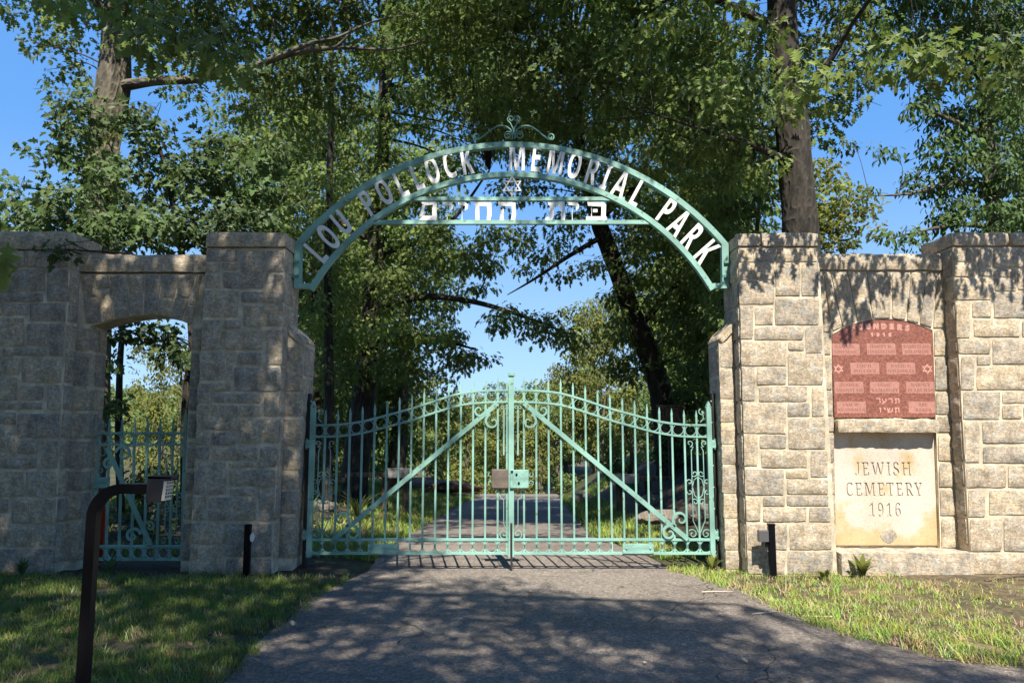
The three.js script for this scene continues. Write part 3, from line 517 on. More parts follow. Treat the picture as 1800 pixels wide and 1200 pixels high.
// ---------------------------------------------------------------- arch sign over the drive
const local2 = (z, o) => (u, v) => { const p = P(u, v, z); return [p.x - o[0], p.y - o[1]]; };
{
  const z = -0.32, o = [0, P(900, 505, z).y, z], A = thing('arch_sign', 'green steel arch with white cut-out letters spanning the drive between the stone piers', 'arch sign', o);
  const L = local2(z, o), k = pxm(z);
  const arc = (cu, cv, r, u0, u1, n) => Array.from({ length: n + 1 }, (_, i) => { const u = u0 + (u1 - u0) * i / n; return L(u, cv - Math.sqrt(r * r - (u - cu) * (u - cu))); });
  part('outer_arch', bar([...arc(899, 745, 489.5, 522.5, 1275.5, 60)], 0.062, 0.075, 0), teal, A);
  part('inner_arch', bar([...arc(899, 717, 409.5, 546, 1252, 60)], 0.058, 0.07, 0), teal, A);
  for (const s of [0, 1]) {
    const m = (u) => s ? 1798 - u : u;
    part('end_bar', bar([L(m(524.5), 430), L(m(523.5), 504)], 0.075, 0.074, 0), teal, A);
    part('foot_bar', bar([L(m(518), 503), L(m(547), 503)], 0.055, 0.072, 0), teal, A);
    const pl = L(m(516), 495), plate = part('mounting_plate', box(0.03, 0.5, 0.16, pl[0] + (s ? 0.03 : -0.03), pl[1], 0), tealDark, A);
    for (const [dy, dz] of [[0.2, 0.05], [0.2, -0.05], [-0.2, 0.05], [-0.2, -0.05]]) { const b = new THREE.CylinderGeometry(0.014, 0.014, 0.02, 6); b.rotateZ(Math.PI / 2); b.translate(pl[0] + (s ? 0.012 : -0.012), pl[1] + dy, dz); part('bolt', b, tealDark, plate); }
    for (const v of [462, 487]) { const h = L(m(519), v); part('clamp', box(0.1, 0.028, 0.1, h[0], h[1], 0.012), tealDark, A); }
  }
  part('cross_bar', bar([L(704, 350), L(1098, 350)], 0.042, 0.05, 0), teal, A);
  part('cross_bar', bar([L(650, 391), L(1152, 391)], 0.045, 0.05, 0), teal, A);
  // Latin letters, each turned to stand on the arch
  const let_ = (ch, u, v, sx = 0.54) => {
    const s = bold.generateShapes(ch, 0.315), g = new THREE.ExtrudeGeometry(s, { depth: 0.014, bevelEnabled: false, curveSegments: 6 });
    g.computeBoundingBox(); const b = g.boundingBox; g.translate(-(b.min.x + b.max.x) / 2, -(b.min.y + b.max.y) / 2, -0.007); g.scale(sx, 1.03, 1);
    const a = Math.atan2(u - 899, 745 - v); g.rotateZ(-a); const p = L(u, v); g.translate(p[0], p[1], 0.026); part('letter', g, whitePaint, A);
  };
  for (const [ch, u, v] of [['L', 557, 443], ['O', 578, 417], ['U', 600, 391], ['P', 647, 357], ['O', 675, 337.5], ['L', 705, 324], ['L', 733, 311], ['O', 760, 300], ['C', 790, 290], ['K', 821, 283.5], ['M', 909, 277, 0.5], ['E', 943, 279], ['M', 977, 283.5, 0.5], ['O', 1010, 291], ['R', 1042, 302], ['I', 1066, 311], ['A', 1091, 325, 0.52], ['L', 1121, 342], ['P', 1172, 371], ['A', 1193, 393, 0.52], ['R', 1217, 417], ['K', 1241, 444]]) let_(ch, u, v, ch === 'O' ? 0.5 : ch === 'I' ? 0.5 : ch[2] || 0.54);
  // Hebrew letters as cut plates: outlines in a cell 0..1 wide (right is right), 0..1 high
  const heb = (u0, u1, polys) => {
    const g = polys.map((q) => { const sh = new THREE.Shape(q.map(([a, b]) => new THREE.Vector2(...L(u0 + (u1 - u0) * a, 388 - 35 * b)))); const e = new THREE.ExtrudeGeometry(sh, { depth: 0.014, bevelEnabled: false }); e.translate(0, 0, -0.002 + rnd() * 0.0015); return e; });
    part('hebrew_letter', g, whitePaint, A);
  };
  const bar4 = (x0, y0, x1, y1) => [[x0, y0], [x1, y0], [x1, y1], [x0, y1]];
  heb(736, 768, [[[0, 0], [1, 0], [1, 0.24], [0.22, 0.24], [0.1, 0.12]], [[0.78, 0.24], [1, 0.24], [1, 0.84], [0.88, 1], [0.74, 1], [0.78, 0.8]], [[0.1, 0.98], [0.74, 1], [0.78, 0.8], [0.3, 0.76], [0.2, 0.84]], [[0.02, 0.18], [0.22, 0.24], [0.34, 0.76], [0.2, 0.78]]]);
  for (const u of [777, 803]) heb(u, u + 20, [[[0, 1], [0.75, 0.92], [1, 0.8], [0.96, 0.6], [0.74, 0.5], [0.72, 0.74], [0.15, 0.78]]]);
  heb(833, 865, [[[0, 0.98], [0.96, 0.9], [0.96, 0.7], [0.06, 0.74]], [[0.72, 0.7], [0.96, 0.7], [0.98, 0.3], [0.9, 0], [0.7, 0], [0.74, 0.4]], [[0.1, 0.74], [0.3, 0.74], [0.26, 0.3], [0.3, 0], [0.1, 0], [0.08, 0.3]]]);
  heb(875, 908, [[[0, 0.98], [0.96, 0.9], [0.96, 0.7], [0.06, 0.74]], [[0.74, 0.7], [0.96, 0.7], [0.98, 0.3], [0.9, 0], [0.7, 0], [0.76, 0.4]], [[0.14, 0.52], [0.34, 0.58], [0.3, 0.3], [0.34, 0], [0.1, 0], [0.12, 0.3]]]);
  heb(958, 994, [[[0.1, 0.98], [0.96, 0.9], [0.98, 0.7], [0.2, 0.74]], [[0.78, 0.72], [0.98, 0.7], [0.98, 0], [0.78, 0]], [[0.26, 0.74], [0.46, 0.74], [0.42, 0.25], [0.34, 0.02], [0.0, 0.0], [0.04, 0.16], [0.22, 0.22]]]);
  heb(996, 1018, [[[0, 1], [0.75, 0.92], [1, 0.8], [0.96, 0.6], [0.74, 0.5], [0.72, 0.74], [0.15, 0.78]]]);
  heb(1030, 1066, [[[0.06, 0.98], [0.85, 0.92], [0.98, 0.8], [0.98, 0.7], [0.1, 0.74]], [[0.76, 0.72], [0.98, 0.72], [0.96, 0.22], [0.74, 0.22]], bar4(0, 0, 1, 0.21), bar4(0.34, 0.42, 0.56, 0.58)]);
  for (const u of [745, 760, 786, 812, 842, 858, 884, 900, 966, 988, 1006, 1040, 1058]) part('hanger_pin', bar([L(u, 351), L(u, 391)], 0.007, 0.007, -0.006), whitePaint, A);
  // six-pointed star
  const st = L(900, 328); for (const s of [0, 1]) part('star_triangle', bar(arcPts(st[0], st[1], 17.5 * k, s ? Math.PI / 2 : -Math.PI / 2, (s ? Math.PI / 2 : -Math.PI / 2) + Math.PI * 4 / 3, 2), 0.026, 0.01, 0.02 + s * 0.0105, true), whitePaint, A);
  part('star_hanger', bar([L(900, 305), L(900, 349)], 0.008, 0.008, -0.008), whitePaint, A);
  // scrolled crest on top
  for (const s of [-1, 1]) {
    const m = (u) => 903 + s * u, S = (u, v, r0, r1, a0, turns) => { const c = L(m(u), v); return spiral(c[0], c[1], r0 * k, r1 * k, s > 0 ? a0 : Math.PI - a0, s > 0 ? a0 + turns * 6.283 : Math.PI - a0 - turns * 6.283); };
    part('crest_scroll', bar([L(m(2), 244), L(m(3), 236), ...smooth([[5, 228], [14, 222], [26, 221], [40, 228], [52, 238], [62, 244], [69, 245]].map(([u, v]) => V(...L(m(u), v), 0)), 24).map((p) => [p.x, p.y]), ...S(65, 240, 6.5, 2, -1.0, 1.15)], 0.013, 0.02, 0), tealDark, A);
    part('crest_scroll', bar(S(10, 238, 8, 2, 2.6, -1.4), 0.011, 0.02, 0), tealDark, A);
    part('crest_scroll', bar([L(m(0.5), 240), L(m(1), 226), L(m(6), 216), ...S(5, 209, 6.5, 1.8, -0.6, 1.2)], 0.011, 0.018, 0), tealDark, A);
  }
}
// ---------------------------------------------------------------- gate leaves
function spear(x, y0, y1, w, d, z, parent, mat, name = 'picket') { // upright bar with a spear point
  part(name, bar([[x, y0], [x, y1 - 0.075], [x, y1 - 0.07], [x, y1]], w, d, z, false, (t) => t < 0.4 ? 1 : t < 0.8 ? 1.25 : 0.05), mat, parent);
}
const railTop = [[551, 747], [594, 746], [637, 740], [680, 729], [724, 717], [767, 703], [810, 691], [853, 686.5], [897, 685.5]];
function gateLeaf(side) { // side -1: leaf on the shaded pier, +1: leaf on the sunlit pier
  const z = -0.36, m = (u) => side < 0 ? u : 1796 - u, o = [P(m(548), 980, z).x, 0, z];
  const g = thing('gate_leaf', side < 0 ? 'green iron driveway gate leaf hung on the shaded grey pier, with the brown lock plate' : 'green iron driveway gate leaf hung on the sunlit tan pier, with the green lock plate', 'gate', o, 'driveway gate leaves');
  const L0 = local2(z, o), L = (u, v) => L0(m(u), v), k = pxm(z), X = (u) => L(u, 840)[0], Y = (v) => L(720, v)[1];
  const rail = (dv) => railTop.map(([u]) => V(X(u), Y(interp(railTop, u) + dv), 0));
  const curve = (dv) => smooth(rail(dv), 40).map((p) => [p.x, p.y]);
  part('top_rail', bar(curve(0), 0.022, 0.032, 0), teal, g); part('top_rail', bar(curve(20.5), 0.021, 0.032, 0), teal, g);
  part('bottom_rail', bar([[X(545), Y(948)], [X(895), Y(948)]], 0.026, 0.036, 0), teal, g); part('bottom_rail', bar([[X(545), Y(972)], [X(895), Y(972)]], 0.026, 0.036, 0), teal, g);
  spear(X(547), Y(979), Y(705), 0.052, 0.05, 0, g, teal, 'hinge_stile');
  if (side > 0) { part('meeting_stile', bar([[X(897) - 0.002, Y(978)], [X(897) - 0.002, Y(660)]], 0.058, 0.05, 0.008), teal, g); part('stile_cap', box(0.085, 0.03, 0.075, X(897), Y(658), 0.008), teal, g); part('drop_bolt', box(0.022, 0.5, 0.022, X(897), Y(980) + 0.12, 0.04), blackRust, g); }
  else part('meeting_stile', bar([[X(891), Y(974)], [X(891), Y(672)]], 0.02, 0.036, -0.012), teal, g);
  const us = Array.from({ length: 15 }, (_, i) => 569 + i * 21.85);
  us.forEach((u, i) => spear(X(u), Y(973), Y(interp(railTop, u) - 26 + (i > 11 ? 2 : 0)), 0.02, 0.022, 0, g, teal));
  const all = [547, ...us, 896];
  for (let i = 0; i < all.length - 1; i++) {
    const c = (all[i] + all[i + 1]) / 2, r = 9.2 * k, cy = Y(interp(railTop, c) + 10.2);
    part('ring', bar(arcPts(X(c), cy, r, 0, 6.283, 20).slice(0, -1), 0.007, 0.02, 0, true), teal, g);
    if (i < 5 || i > 7) part('ring', bar(arcPts(X(c), Y(960), 10.2 * k, 0, 6.283, 22).slice(0, -1), 0.008, 0.022, 0, true), teal, g);
  }
  // diagonal brace with scrolled ends
  const q = (u, v) => [X(u), Y(v)];
  part('brace', bar([q(590, 947), q(874, 709)], 0.05, 0.014, 0.028), teal, g);
  const sp = (u, v, r0, r1, a0, a1, w, zz = 0.03) => part('scroll', bar(spiral(X(u), Y(v), r0 * k, r1 * k, side < 0 ? a0 : Math.PI - a0, side < 0 ? a1 : Math.PI - a1, 34), w, 0.014, zz, false, (t) => 1 - 0.62 * t), teal, g);
  sp(602, 912, 15, 2, -0.9, 6.6, 0.032); sp(622, 936, 14, 2, 2.3, -5.4, 0.032); sp(842, 721, 12, 2, 0.5, -6.6, 0.028); sp(866, 741, 14, 2, 1.9, 9, 0.028);
  // light scrollwork beside both stiles
  const thin = (pts) => part('scrollwork', bar(pts, 0.008, 0.016, 0), teal, g);
  const sw = (u, v, r, a0, a1, dir) => spiral(X(u), Y(v), r * k, 1.5 * k, dir * side < 0 ? a0 : Math.PI - a0, dir * side < 0 ? a1 : Math.PI - a1, 22);
  for (const d of [-1, 1]) {
    const c = 569, e = (n) => c + d * n;
    thin([...sw(e(13), 779, 6, -1.6, 4.6, -d).reverse(), q(e(7), 785), q(e(10.5), 792), q(e(10.5), 915), q(e(6), 925), q(e(2), 935)]);
    thin(sw(e(12), 938, 8, 2.4, -4.8, -d)); thin(sw(e(6), 832, 5.5, -2.4, 3.6, -d)); thin(sw(e(6), 882, 5.5, 2.4, -3.6, -d)); thin(sw(e(15), 847, 5, 3, -2.6, -d)); thin(sw(e(15), 864, 5, 3, 8.4, -d));
    thin([q(e(0), 838), q(e(7), 843), q(e(10), 855), q(e(7), 870), q(e(0), 877)]);
    const f = 885.5, h = (n) => f + d * n;
    thin([...sw(h(3), 716, 4.5, -1, 5, -d).reverse(), q(h(1), 728), q(h(0.5), 800)]);
  }
  thin([q(877, 866), q(880, 874), q(885.5, 878), q(885.5, 920), q(889, 928)]); thin(sw(886, 938, 8, -1.2, 6, -1)); thin(sw(886, 864, 6, 1.2, -4, -1)); thin(sw(860 + 3, 834, 5, 2, 7.4, 1)); thin(sw(860 + 3, 848, 5, -2, -7.4, 1));
  thin([...sw(559, 724, 6, 1.2, -4.6, 1), q(556, 735), q(562, 742)]);
  part('kick_plate', box(53 * k, 16.5 * k, 0.008, X(677), Y(963), 0.026), teal, g);
  for (const u of [656, 697]) part('rivet', new THREE.SphereGeometry(0.012, 8, 6).translate(X(u), Y(963), 0.031), teal, g);
  if (side < 0) { const b = new RoundedBoxGeometry(29 * k, 33 * k, 0.03, 2, 0.012); b.translate(X(879), Y(841), 0.035); part('lock_plate', b, std({ color: lin(0.21, 0.17, 0.14), map: paintTex, roughness: 0.75 }), g).userData.label = 'rusty brown lock plate'; }
  else { const b = new RoundedBoxGeometry(32 * k, 31 * k, 0.03, 2, 0.004); b.translate(X(883), Y(841), 0.042), part('lock_plate', b, teal, g); for (const [u, v] of [[888, 833], [884, 848], [896, 828]]) { const c = new THREE.CylinderGeometry(0.012, 0.012, 0.012, 8); c.rotateX(Math.PI / 2); c.translate(X(u), Y(v), 0.06); part('keyhole', c, blackPaint, g); } }
  for (const v of [780, 940]) { part('hinge', box(0.07, 0.085, 0.03, X(541), Y(v), 0.0), teal, g); part('hinge_pin', new THREE.CylinderGeometry(0.012, 0.012, 0.12, 8).translate(X(537), Y(v), 0), tealDark, g); }
  // hinge strap bolted to the buttress
  const sx = X(side < 0 ? 537 : 536.5), s = thing('hinge_strap', side < 0 ? 'black bolted steel strap on the shaded grey buttress behind the gate hinges' : 'black bolted steel strap on the sunlit tan buttress behind the gate hinges', 'strap', [o[0] + sx, 0, z - 0.06]);
  part('strap', box(0.035, Y(690) - 0.02, 0.085, 0, Y(690) / 2, 0), blackRust, s);
  for (let v = 705; v < 980; v += 38) part('bolt', new THREE.SphereGeometry(0.013, 8, 6).translate(side < 0 ? 0.018 : -0.018, Y(v), 0.02), steel, s);
  return g;
}
gateLeaf(-1); gateLeaf(1);
// ---------------------------------------------------------------- walk gate in the small arch
{
  const z = -0.46, o = [P(245, 980, z).x, 0, z], g = thing('walk_gate', 'narrow green iron gate with spear points standing inside the small stone arch', 'gate', o), L = local2(z, o), k = pxm(z);
  const q = (u, v) => { const b = L(u, v); return b; };
  const at = (u, v) => { const t = (v - 762) / (982 - 762); return q(u - t * (u > 0 ? 6 : 6), v); }; // the uprights close in slightly with height
  const hor = (v, w) => part(v < 900 ? 'top_rail' : 'bottom_rail', bar([at(169, v), at(325, v)], w, 0.034, 0), teal, g);
  hor(761, 0.026); hor(781.5, 0.024); hor(960, 0.026); hor(983, 0.024);
  const us = [169, 191.5, 214, 236, 258.5, 281, 303.5, 325];
  us.forEach((u, i) => { const a = at(u, 984), b = at(u, i === 0 ? 733 : i === 7 ? 720 : 735), w = i % 7 ? 0.022 : 0.034; part(i % 7 ? 'picket' : 'stile', bar([a, [a[0] + (b[0] - a[0]) * 0.93, a[1] + (b[1] - a[1]) * 0.93], b], w, 0.024, 0, false, (t) => t > 0.9 ? 0.06 : 1), teal, g); });
  for (let i = 0; i < 7; i++) { const c = (us[i] + us[i + 1]) / 2; for (const v of [771, 971.5]) { const p = at(c, v); part('ring', bar(arcPts(p[0], p[1], 9 * k, 0, 6.283, 18).slice(0, -1), 0.01, 0.022, 0, true), teal, g); } }
  part('brace', bar([q(190, 786), q(266, 957)], 0.05, 0.014, 0.028), teal, g);
  const sp = (u, v, r, a0, a1, w) => { const c = q(u, v); part('scroll', bar(spiral(c[0], c[1], r * k, 1.8 * k, a0, a1, 34), w, 0.014, 0.03, false, (t) => 1 - 0.6 * t), teal, g); };
  sp(219, 798, 15, 2.9, -5, 0.034); sp(193, 815, 11, 0.6, 8, 0.03); sp(235, 941, 14, 0.2, 7.6, 0.034); sp(265, 925, 11, 3.6, -3.4, 0.03);
  const thin = (pts) => part('scrollwork', bar(pts, 0.008, 0.016, 0), teal, g);
  for (const d of [-1, 1]) {
    const c = (v) => 303.5 - (v - 762) / 220 * 6 + 0, e = (n, v) => q(c(v) + d * n, v), s = (n, v, r, a0, a1) => { const p = e(n, v); return spiral(p[0], p[1], r * k, 1.4 * k, d > 0 ? a0 : Math.PI - a0, d > 0 ? a1 : Math.PI - a1, 20); };
    thin([...s(12, 793, 6, -1.6, 4.6).reverse(), e(7, 799), e(10, 806), e(10, 930), e(5, 940), e(1, 946)]); thin(s(11, 951, 6, 2.4, -4)); thin([e(0, 858), e(8, 866), e(11, 876), e(8, 886), e(0, 893)]); thin(s(6, 897, 4.5, 2.4, -3.4)); thin(s(14, 872, 7, 2.6, -2.6));
  }
  thin([...spiral(...q(178, 752), 6 * k, 1.5 * k, 1.4, 7), q(174, 745), q(171, 738)]); thin(spiral(...q(183, 748), 5 * k, 1.4 * k, 3.4, -3)); thin(spiral(...q(178, 796), 8 * k, 1.4 * k, 1, -4)); thin(spiral(...q(176, 828), 8 * k, 1.4 * k, 4.6, -2));
  { const p = q(176, 848); part('lock_box', new RoundedBoxGeometry(28 * k, 18 * k, 0.07, 2, 0.006).translate(p[0], p[1], 0), teal, g); part('latch', box(0.1, 0.014, 0.02, p[0] - 0.08, p[1] + 0.02, 0.02), blackRust, g); }
  const rp = P(177, 960, z - 0.25), rt = P(181, 890, z - 0.25);
  const st = thing('marker_stake', 'flat red marker stake leaning just behind the narrow gate', 'stake', [rp.x, 0, z - 0.25]);
  part('stake', bar([[-0.01, -0.02], [rt.x - rp.x, rt.y]], 0.065, 0.012, 0), std({ color: lin(0.55, 0.035, 0.02), roughness: 0.5 }), st);
  part('stake_back', bar([[-0.03, -0.02], [rt.x - rp.x - 0.02, rt.y + 0.05]], 0.03, 0.02, -0.018), std({ color: lin(0.3, 0.29, 0.27), map: paintTex }), st);
}
// ---------------------------------------------------------------- keypad on its gooseneck post
{
  const z = 4.72, a = P(152, 960, z), k = pxm(z), g = thing('keypad_post', 'black square-tube gooseneck post carrying a gate entry keypad', 'keypad post', [a.x + 0.02, 0, z]);
  const X = (u, v) => P(u, v, z).x - a.x + 0.01, Yv = (v) => P(160, v, z).y, w = 17 * k, yc = Yv(858.5), xe = X(252, 858), r = 0.115;
  const path = [[0, 0], [0, 0.4], [0, 0.8], [0, yc - r], ...arcPts(r, yc - r, r, Math.PI, Math.PI / 2, 12).slice(1), [xe, yc]];
  part('tube', bar(path, w, w, 0), blackPaint, g);
  part('base_plate', box(0.2, 0.015, 0.2, 0, 0.03, 0), blackPaint, g);
  // head: hood leaning out over a sloping key panel that faces the drive
  const yb = Yv(880), yt = Yv(838), x0 = X(251, 860), x1 = X(277, 880), x2 = X(283, 842), x3 = X(293, 838);
  const sh = new THREE.Shape([[x0, yb], [x1, yb], [x2, yt - 0.012], [x3, yt - 0.012], [x3 + 0.004, yt], [x0 + 0.004, yt + 0.004]].map((q) => new THREE.Vector2(...q)));
  const e = new THREE.ExtrudeGeometry(sh, { depth: 0.008, bevelEnabled: true, bevelSize: 0.002, bevelThickness: 0.002, bevelSegments: 2 });
  const hd = 0.07, hood = std({ color: lin(0.026, 0.025, 0.03), roughness: 0.6 });
  const e2 = e.clone(); e.translate(0, 0, hd / 2 - 0.01); e2.translate(0, 0, -hd / 2);
  const house = new THREE.ExtrudeGeometry(new THREE.Shape([[x0, yb], [x1 - 0.006, yb], [x2 - 0.008, yt - 0.012], [x0, yt - 0.012]].map((q) => new THREE.Vector2(...q))), { depth: hd - 0.018, bevelEnabled: false }); house.translate(0, 0, -hd / 2 + 0.009);
  part('hood', [e2, box(x3 - x0, 0.01, hd, (x0 + x3) / 2 + 0.002, yt, 0)], hood, g); part('housing', house, hood, g); part('hood_cheek', e, hood, g);
  // key panel, visible past the cheek
  const cv = document.createElement('canvas'); cv.width = 256; cv.height = 512; const q = cv.getContext('2d'); q.fillStyle = '#c9c4b4'; q.fillRect(0, 0, 256, 512); q.fillStyle = '#3b3833';
  for (let j = 0; j < 5; j++) for (let i = 0; i < 3; i++) q.fillRect(26 + i * 74, 40 + j * 84, 56, 54);
  q.fillStyle = '#d9d5c8'; q.font = 'bold 38px sans-serif'; q.textAlign = 'center'; '123456789'.split('').forEach((c, i) => q.fillText(c, 54 + (i % 3) * 74, 82 + Math.floor(i / 3) * 84));
  const t = new THREE.CanvasTexture(cv); t.colorSpace = THREE.SRGBColorSpace;
  const len = Math.hypot(x2 - x1, yt - 0.012 - yb), pg = new RoundedBoxGeometry(0.012, len - 0.006, hd - 0.004, 1, 0.002), uv = pg.attributes.uv, pp = pg.attributes.position;
  for (let i = 0; i < uv.count; i++) uv.setXY(i, 0.5 - pp.getZ(i) / hd, pp.getY(i) / len + 0.5);
  pg.rotateZ(-Math.atan2(x2 - x1, yt - yb)); pg.translate((x1 + x2) / 2 + 0.004, (yb + yt) / 2 - 0.006, 0.003);
  part('key_panel', pg, std({ map: t, roughness: 0.5 }), g);
}
// ---------------------------------------------------------------- gate sensor posts
{
  const z = 0.13, a = P(433, 1000, z), k = pxm(z), h = P(434, 921, z).y, s = thing('sensor_post', 'black sensor post with a white oval reflector before the shaded grey pier', 'post', [a.x, 0, z]);
  part('post', new RoundedBoxGeometry(0.065, h + 0.05, 0.05, 2, 0.006).translate(0, h / 2 - 0.025, 0), blackPaint, s);
  const c = new THREE.CylinderGeometry(0.5, 0.5, 1, 18); c.rotateX(Math.PI / 2); c.scale(0.04, 0.085, 0.02); c.translate(0.05, h - 0.13, 0.015); part('reflector', c, whitePaint, s);
  const z2 = 0.16, b = P(1358.5, 990, z2), h2 = P(1357, 923, z2).y, r = thing('sensor_post', 'black sensor post with a small grey box before the sunlit tan pier', 'post', [b.x, 0, z2]);
  part('post', new RoundedBoxGeometry(0.066, h2 + 0.05, 0.05, 2, 0.006).translate(0, h2 / 2 - 0.025, 0), blackPaint, r); part('post_cap', new RoundedBoxGeometry(0.074, 0.02, 0.058, 2, 0.006).translate(0, h2 + 0.008, 0), blackPaint, r);
  part('sensor_box', new RoundedBoxGeometry(0.1, 0.115, 0.06, 2, 0.006).translate(-0.086, h2 - 0.105, 0.0), std({ color: lin(0.09, 0.09, 0.095), roughness: 0.35 }), r); part('cable_boss', new THREE.CylinderGeometry(0.016, 0.02, 0.05, 10).translate(-0.05, h2 - 0.185, 0), blackPaint, r);
}
// ---------------------------------------------------------------- leaves, trees, grass
const LEAF = { // outline: [place along the midrib, half width], in leaf lengths
  oak: [[0, 0.015], [0.14, 0.05], [0.26, 0.27], [0.34, 0.09], [0.5, 0.4], [0.6, 0.1], [0.76, 0.28], [0.85, 0.08], [1, 0]],
  maple: [[0, 0.03], [0.06, 0.32], [0.2, 0.2], [0.42, 0.5], [0.52, 0.2], [0.7, 0.24], [1, 0]],
  elm: [[0, 0], [0.25, 0.2], [0.55, 0.24], [0.8, 0.13], [1, 0]],
};
function leafGeo(kind, len, m, fold = 0.25, curl = 0.25) { // leaf in the xz plane pointing along +z, set in place by matrix m
  const pos = [], idx = [], o = LEAF[kind], p = V(0, 0, 0);
  o.forEach(([t, w]) => { for (const s of [-1, 0, 1]) { p.set(s * w * len, (Math.abs(s) * w * fold - curl * t * t) * len, t * len).applyMatrix4(m); pos.push(p.x, p.y, p.z); } });
  for (let i = 0; i < o.length - 1; i++) { const a = i * 3; for (const k of [0, 1]) { idx.push(a + k, a + k + 3, a + k + 1, a + k + 1, a + k + 3, a + k + 4); } }
  return geoFrom(pos, idx);
}
const M4 = new THREE.Matrix4(), Q = new THREE.Quaternion(), E = new THREE.Euler();
function sprayGeo(kind, len, n, spread, droop) { // a leafy twig: n leaves round a short stem
  const list = [];
  for (let i = 0; i < n; i++) {
    const t = i / n, yaw = i * 2.4 + rr(-0.5, 0.5), r = spread * Math.sqrt(rnd());
    E.set(droop + rr(-0.45, 0.6), yaw, rr(-0.7, 0.7), 'YXZ');
    M4.compose(V(Math.sin(yaw) * r * 0.8 + rr(-0.3, 0.3) * spread, (t - 0.5) * spread * 0.9 + rr(-0.1, 0.1) * spread, Math.cos(yaw) * r * 0.8 + rr(-0.3, 0.3) * spread), Q.setFromEuler(E), V(1, 1, 1).multiplyScalar(rr(0.55, 1.2)));
    list.push(leafGeo(kind, len, M4));
  }
  const g = mergeGeometries(list); return g;
}
const SPRAY = { oak: sprayGeo('oak', 0.128, 20, 0.2, 0.45), maple: sprayGeo('maple', 0.105, 17, 0.2, 0.5), elm: sprayGeo('elm', 0.09, 22, 0.2, 0.75) };
const leafMat = (r, g, b, tr = 0.42) => new THREE.MeshPhysicalMaterial({ color: lin(r, g, b), roughness: 1, transmission: tr, thickness: 0, side: THREE.DoubleSide, specularIntensity: 0.6 });
const LM = { oak: leafMat(0.145, 0.21, 0.045, 0.5), maple: leafMat(0.085, 0.14, 0.04, 0.45), elm: leafMat(0.09, 0.16, 0.042, 0.47), fresh: leafMat(0.178, 0.202, 0.032, 0.5) }; // oak, maple, elm and the yellow-green locusts and sumacs
// puffs: [centre Vector3, rx, ry, rz, how many leaf layers]
function crown(parent, kind, mat, puffs, scale = 1, name = 'crown') {
  const mats = [], cols = [], c = new THREE.Color(), area = 0.085 * scale * scale;
  for (const [p, rx, ry, rz, lai] of puffs) {
    const n = Math.max(3, Math.round(1.27 * lai * Math.PI * rx * Math.max(ry, 0.6 * rz) / area)), tone = rr(0.8, 1.2);
    for (let i = 0; i < n; i++) {
      let x, y, z, d; do { x = rr(-1, 1); y = rr(-1, 1); z = rr(-1, 1); d = x * x + y * y + z * z; } while (d > 1 || (d < 0.2 && rnd() < 0.6));
      const k = 1 + 0.35 * fbm(x * 2.2 + p.x, y * 2.2 + p.y, z * 2.2, 2);
      E.set(rr(-0.5, 0.5), rnd() * 6.283, rr(-0.5, 0.5), 'YXZ');
      mats.push(new THREE.Matrix4().compose(V(p.x + x * rx * k, p.y + y * ry * k, p.z + z * rz * k), Q.setFromEuler(E).clone(), V(1, 1, 1).multiplyScalar(scale * rr(0.75, 1.25))));
      const t = tone * rr(0.72, 1.3), w = rr(-0.1, 0.12); cols.push([t * (1 + w), t, t * (1 - w)]);
    }
  }
  const im = new THREE.InstancedMesh(SPRAY[kind], mat, mats.length);
  mats.forEach((m, i) => { im.setMatrixAt(i, m); im.setColorAt(i, c.setRGB(...cols[i])); });
  im.name = name; im.userData.kind = 'stuff'; im.castShadow = im.receiveShadow = true; parent.add(im);
  leafTally += mats.length;
  return im;
}
let leafTally = 0;
const rel = (g) => (p) => p.clone().sub(g.position);
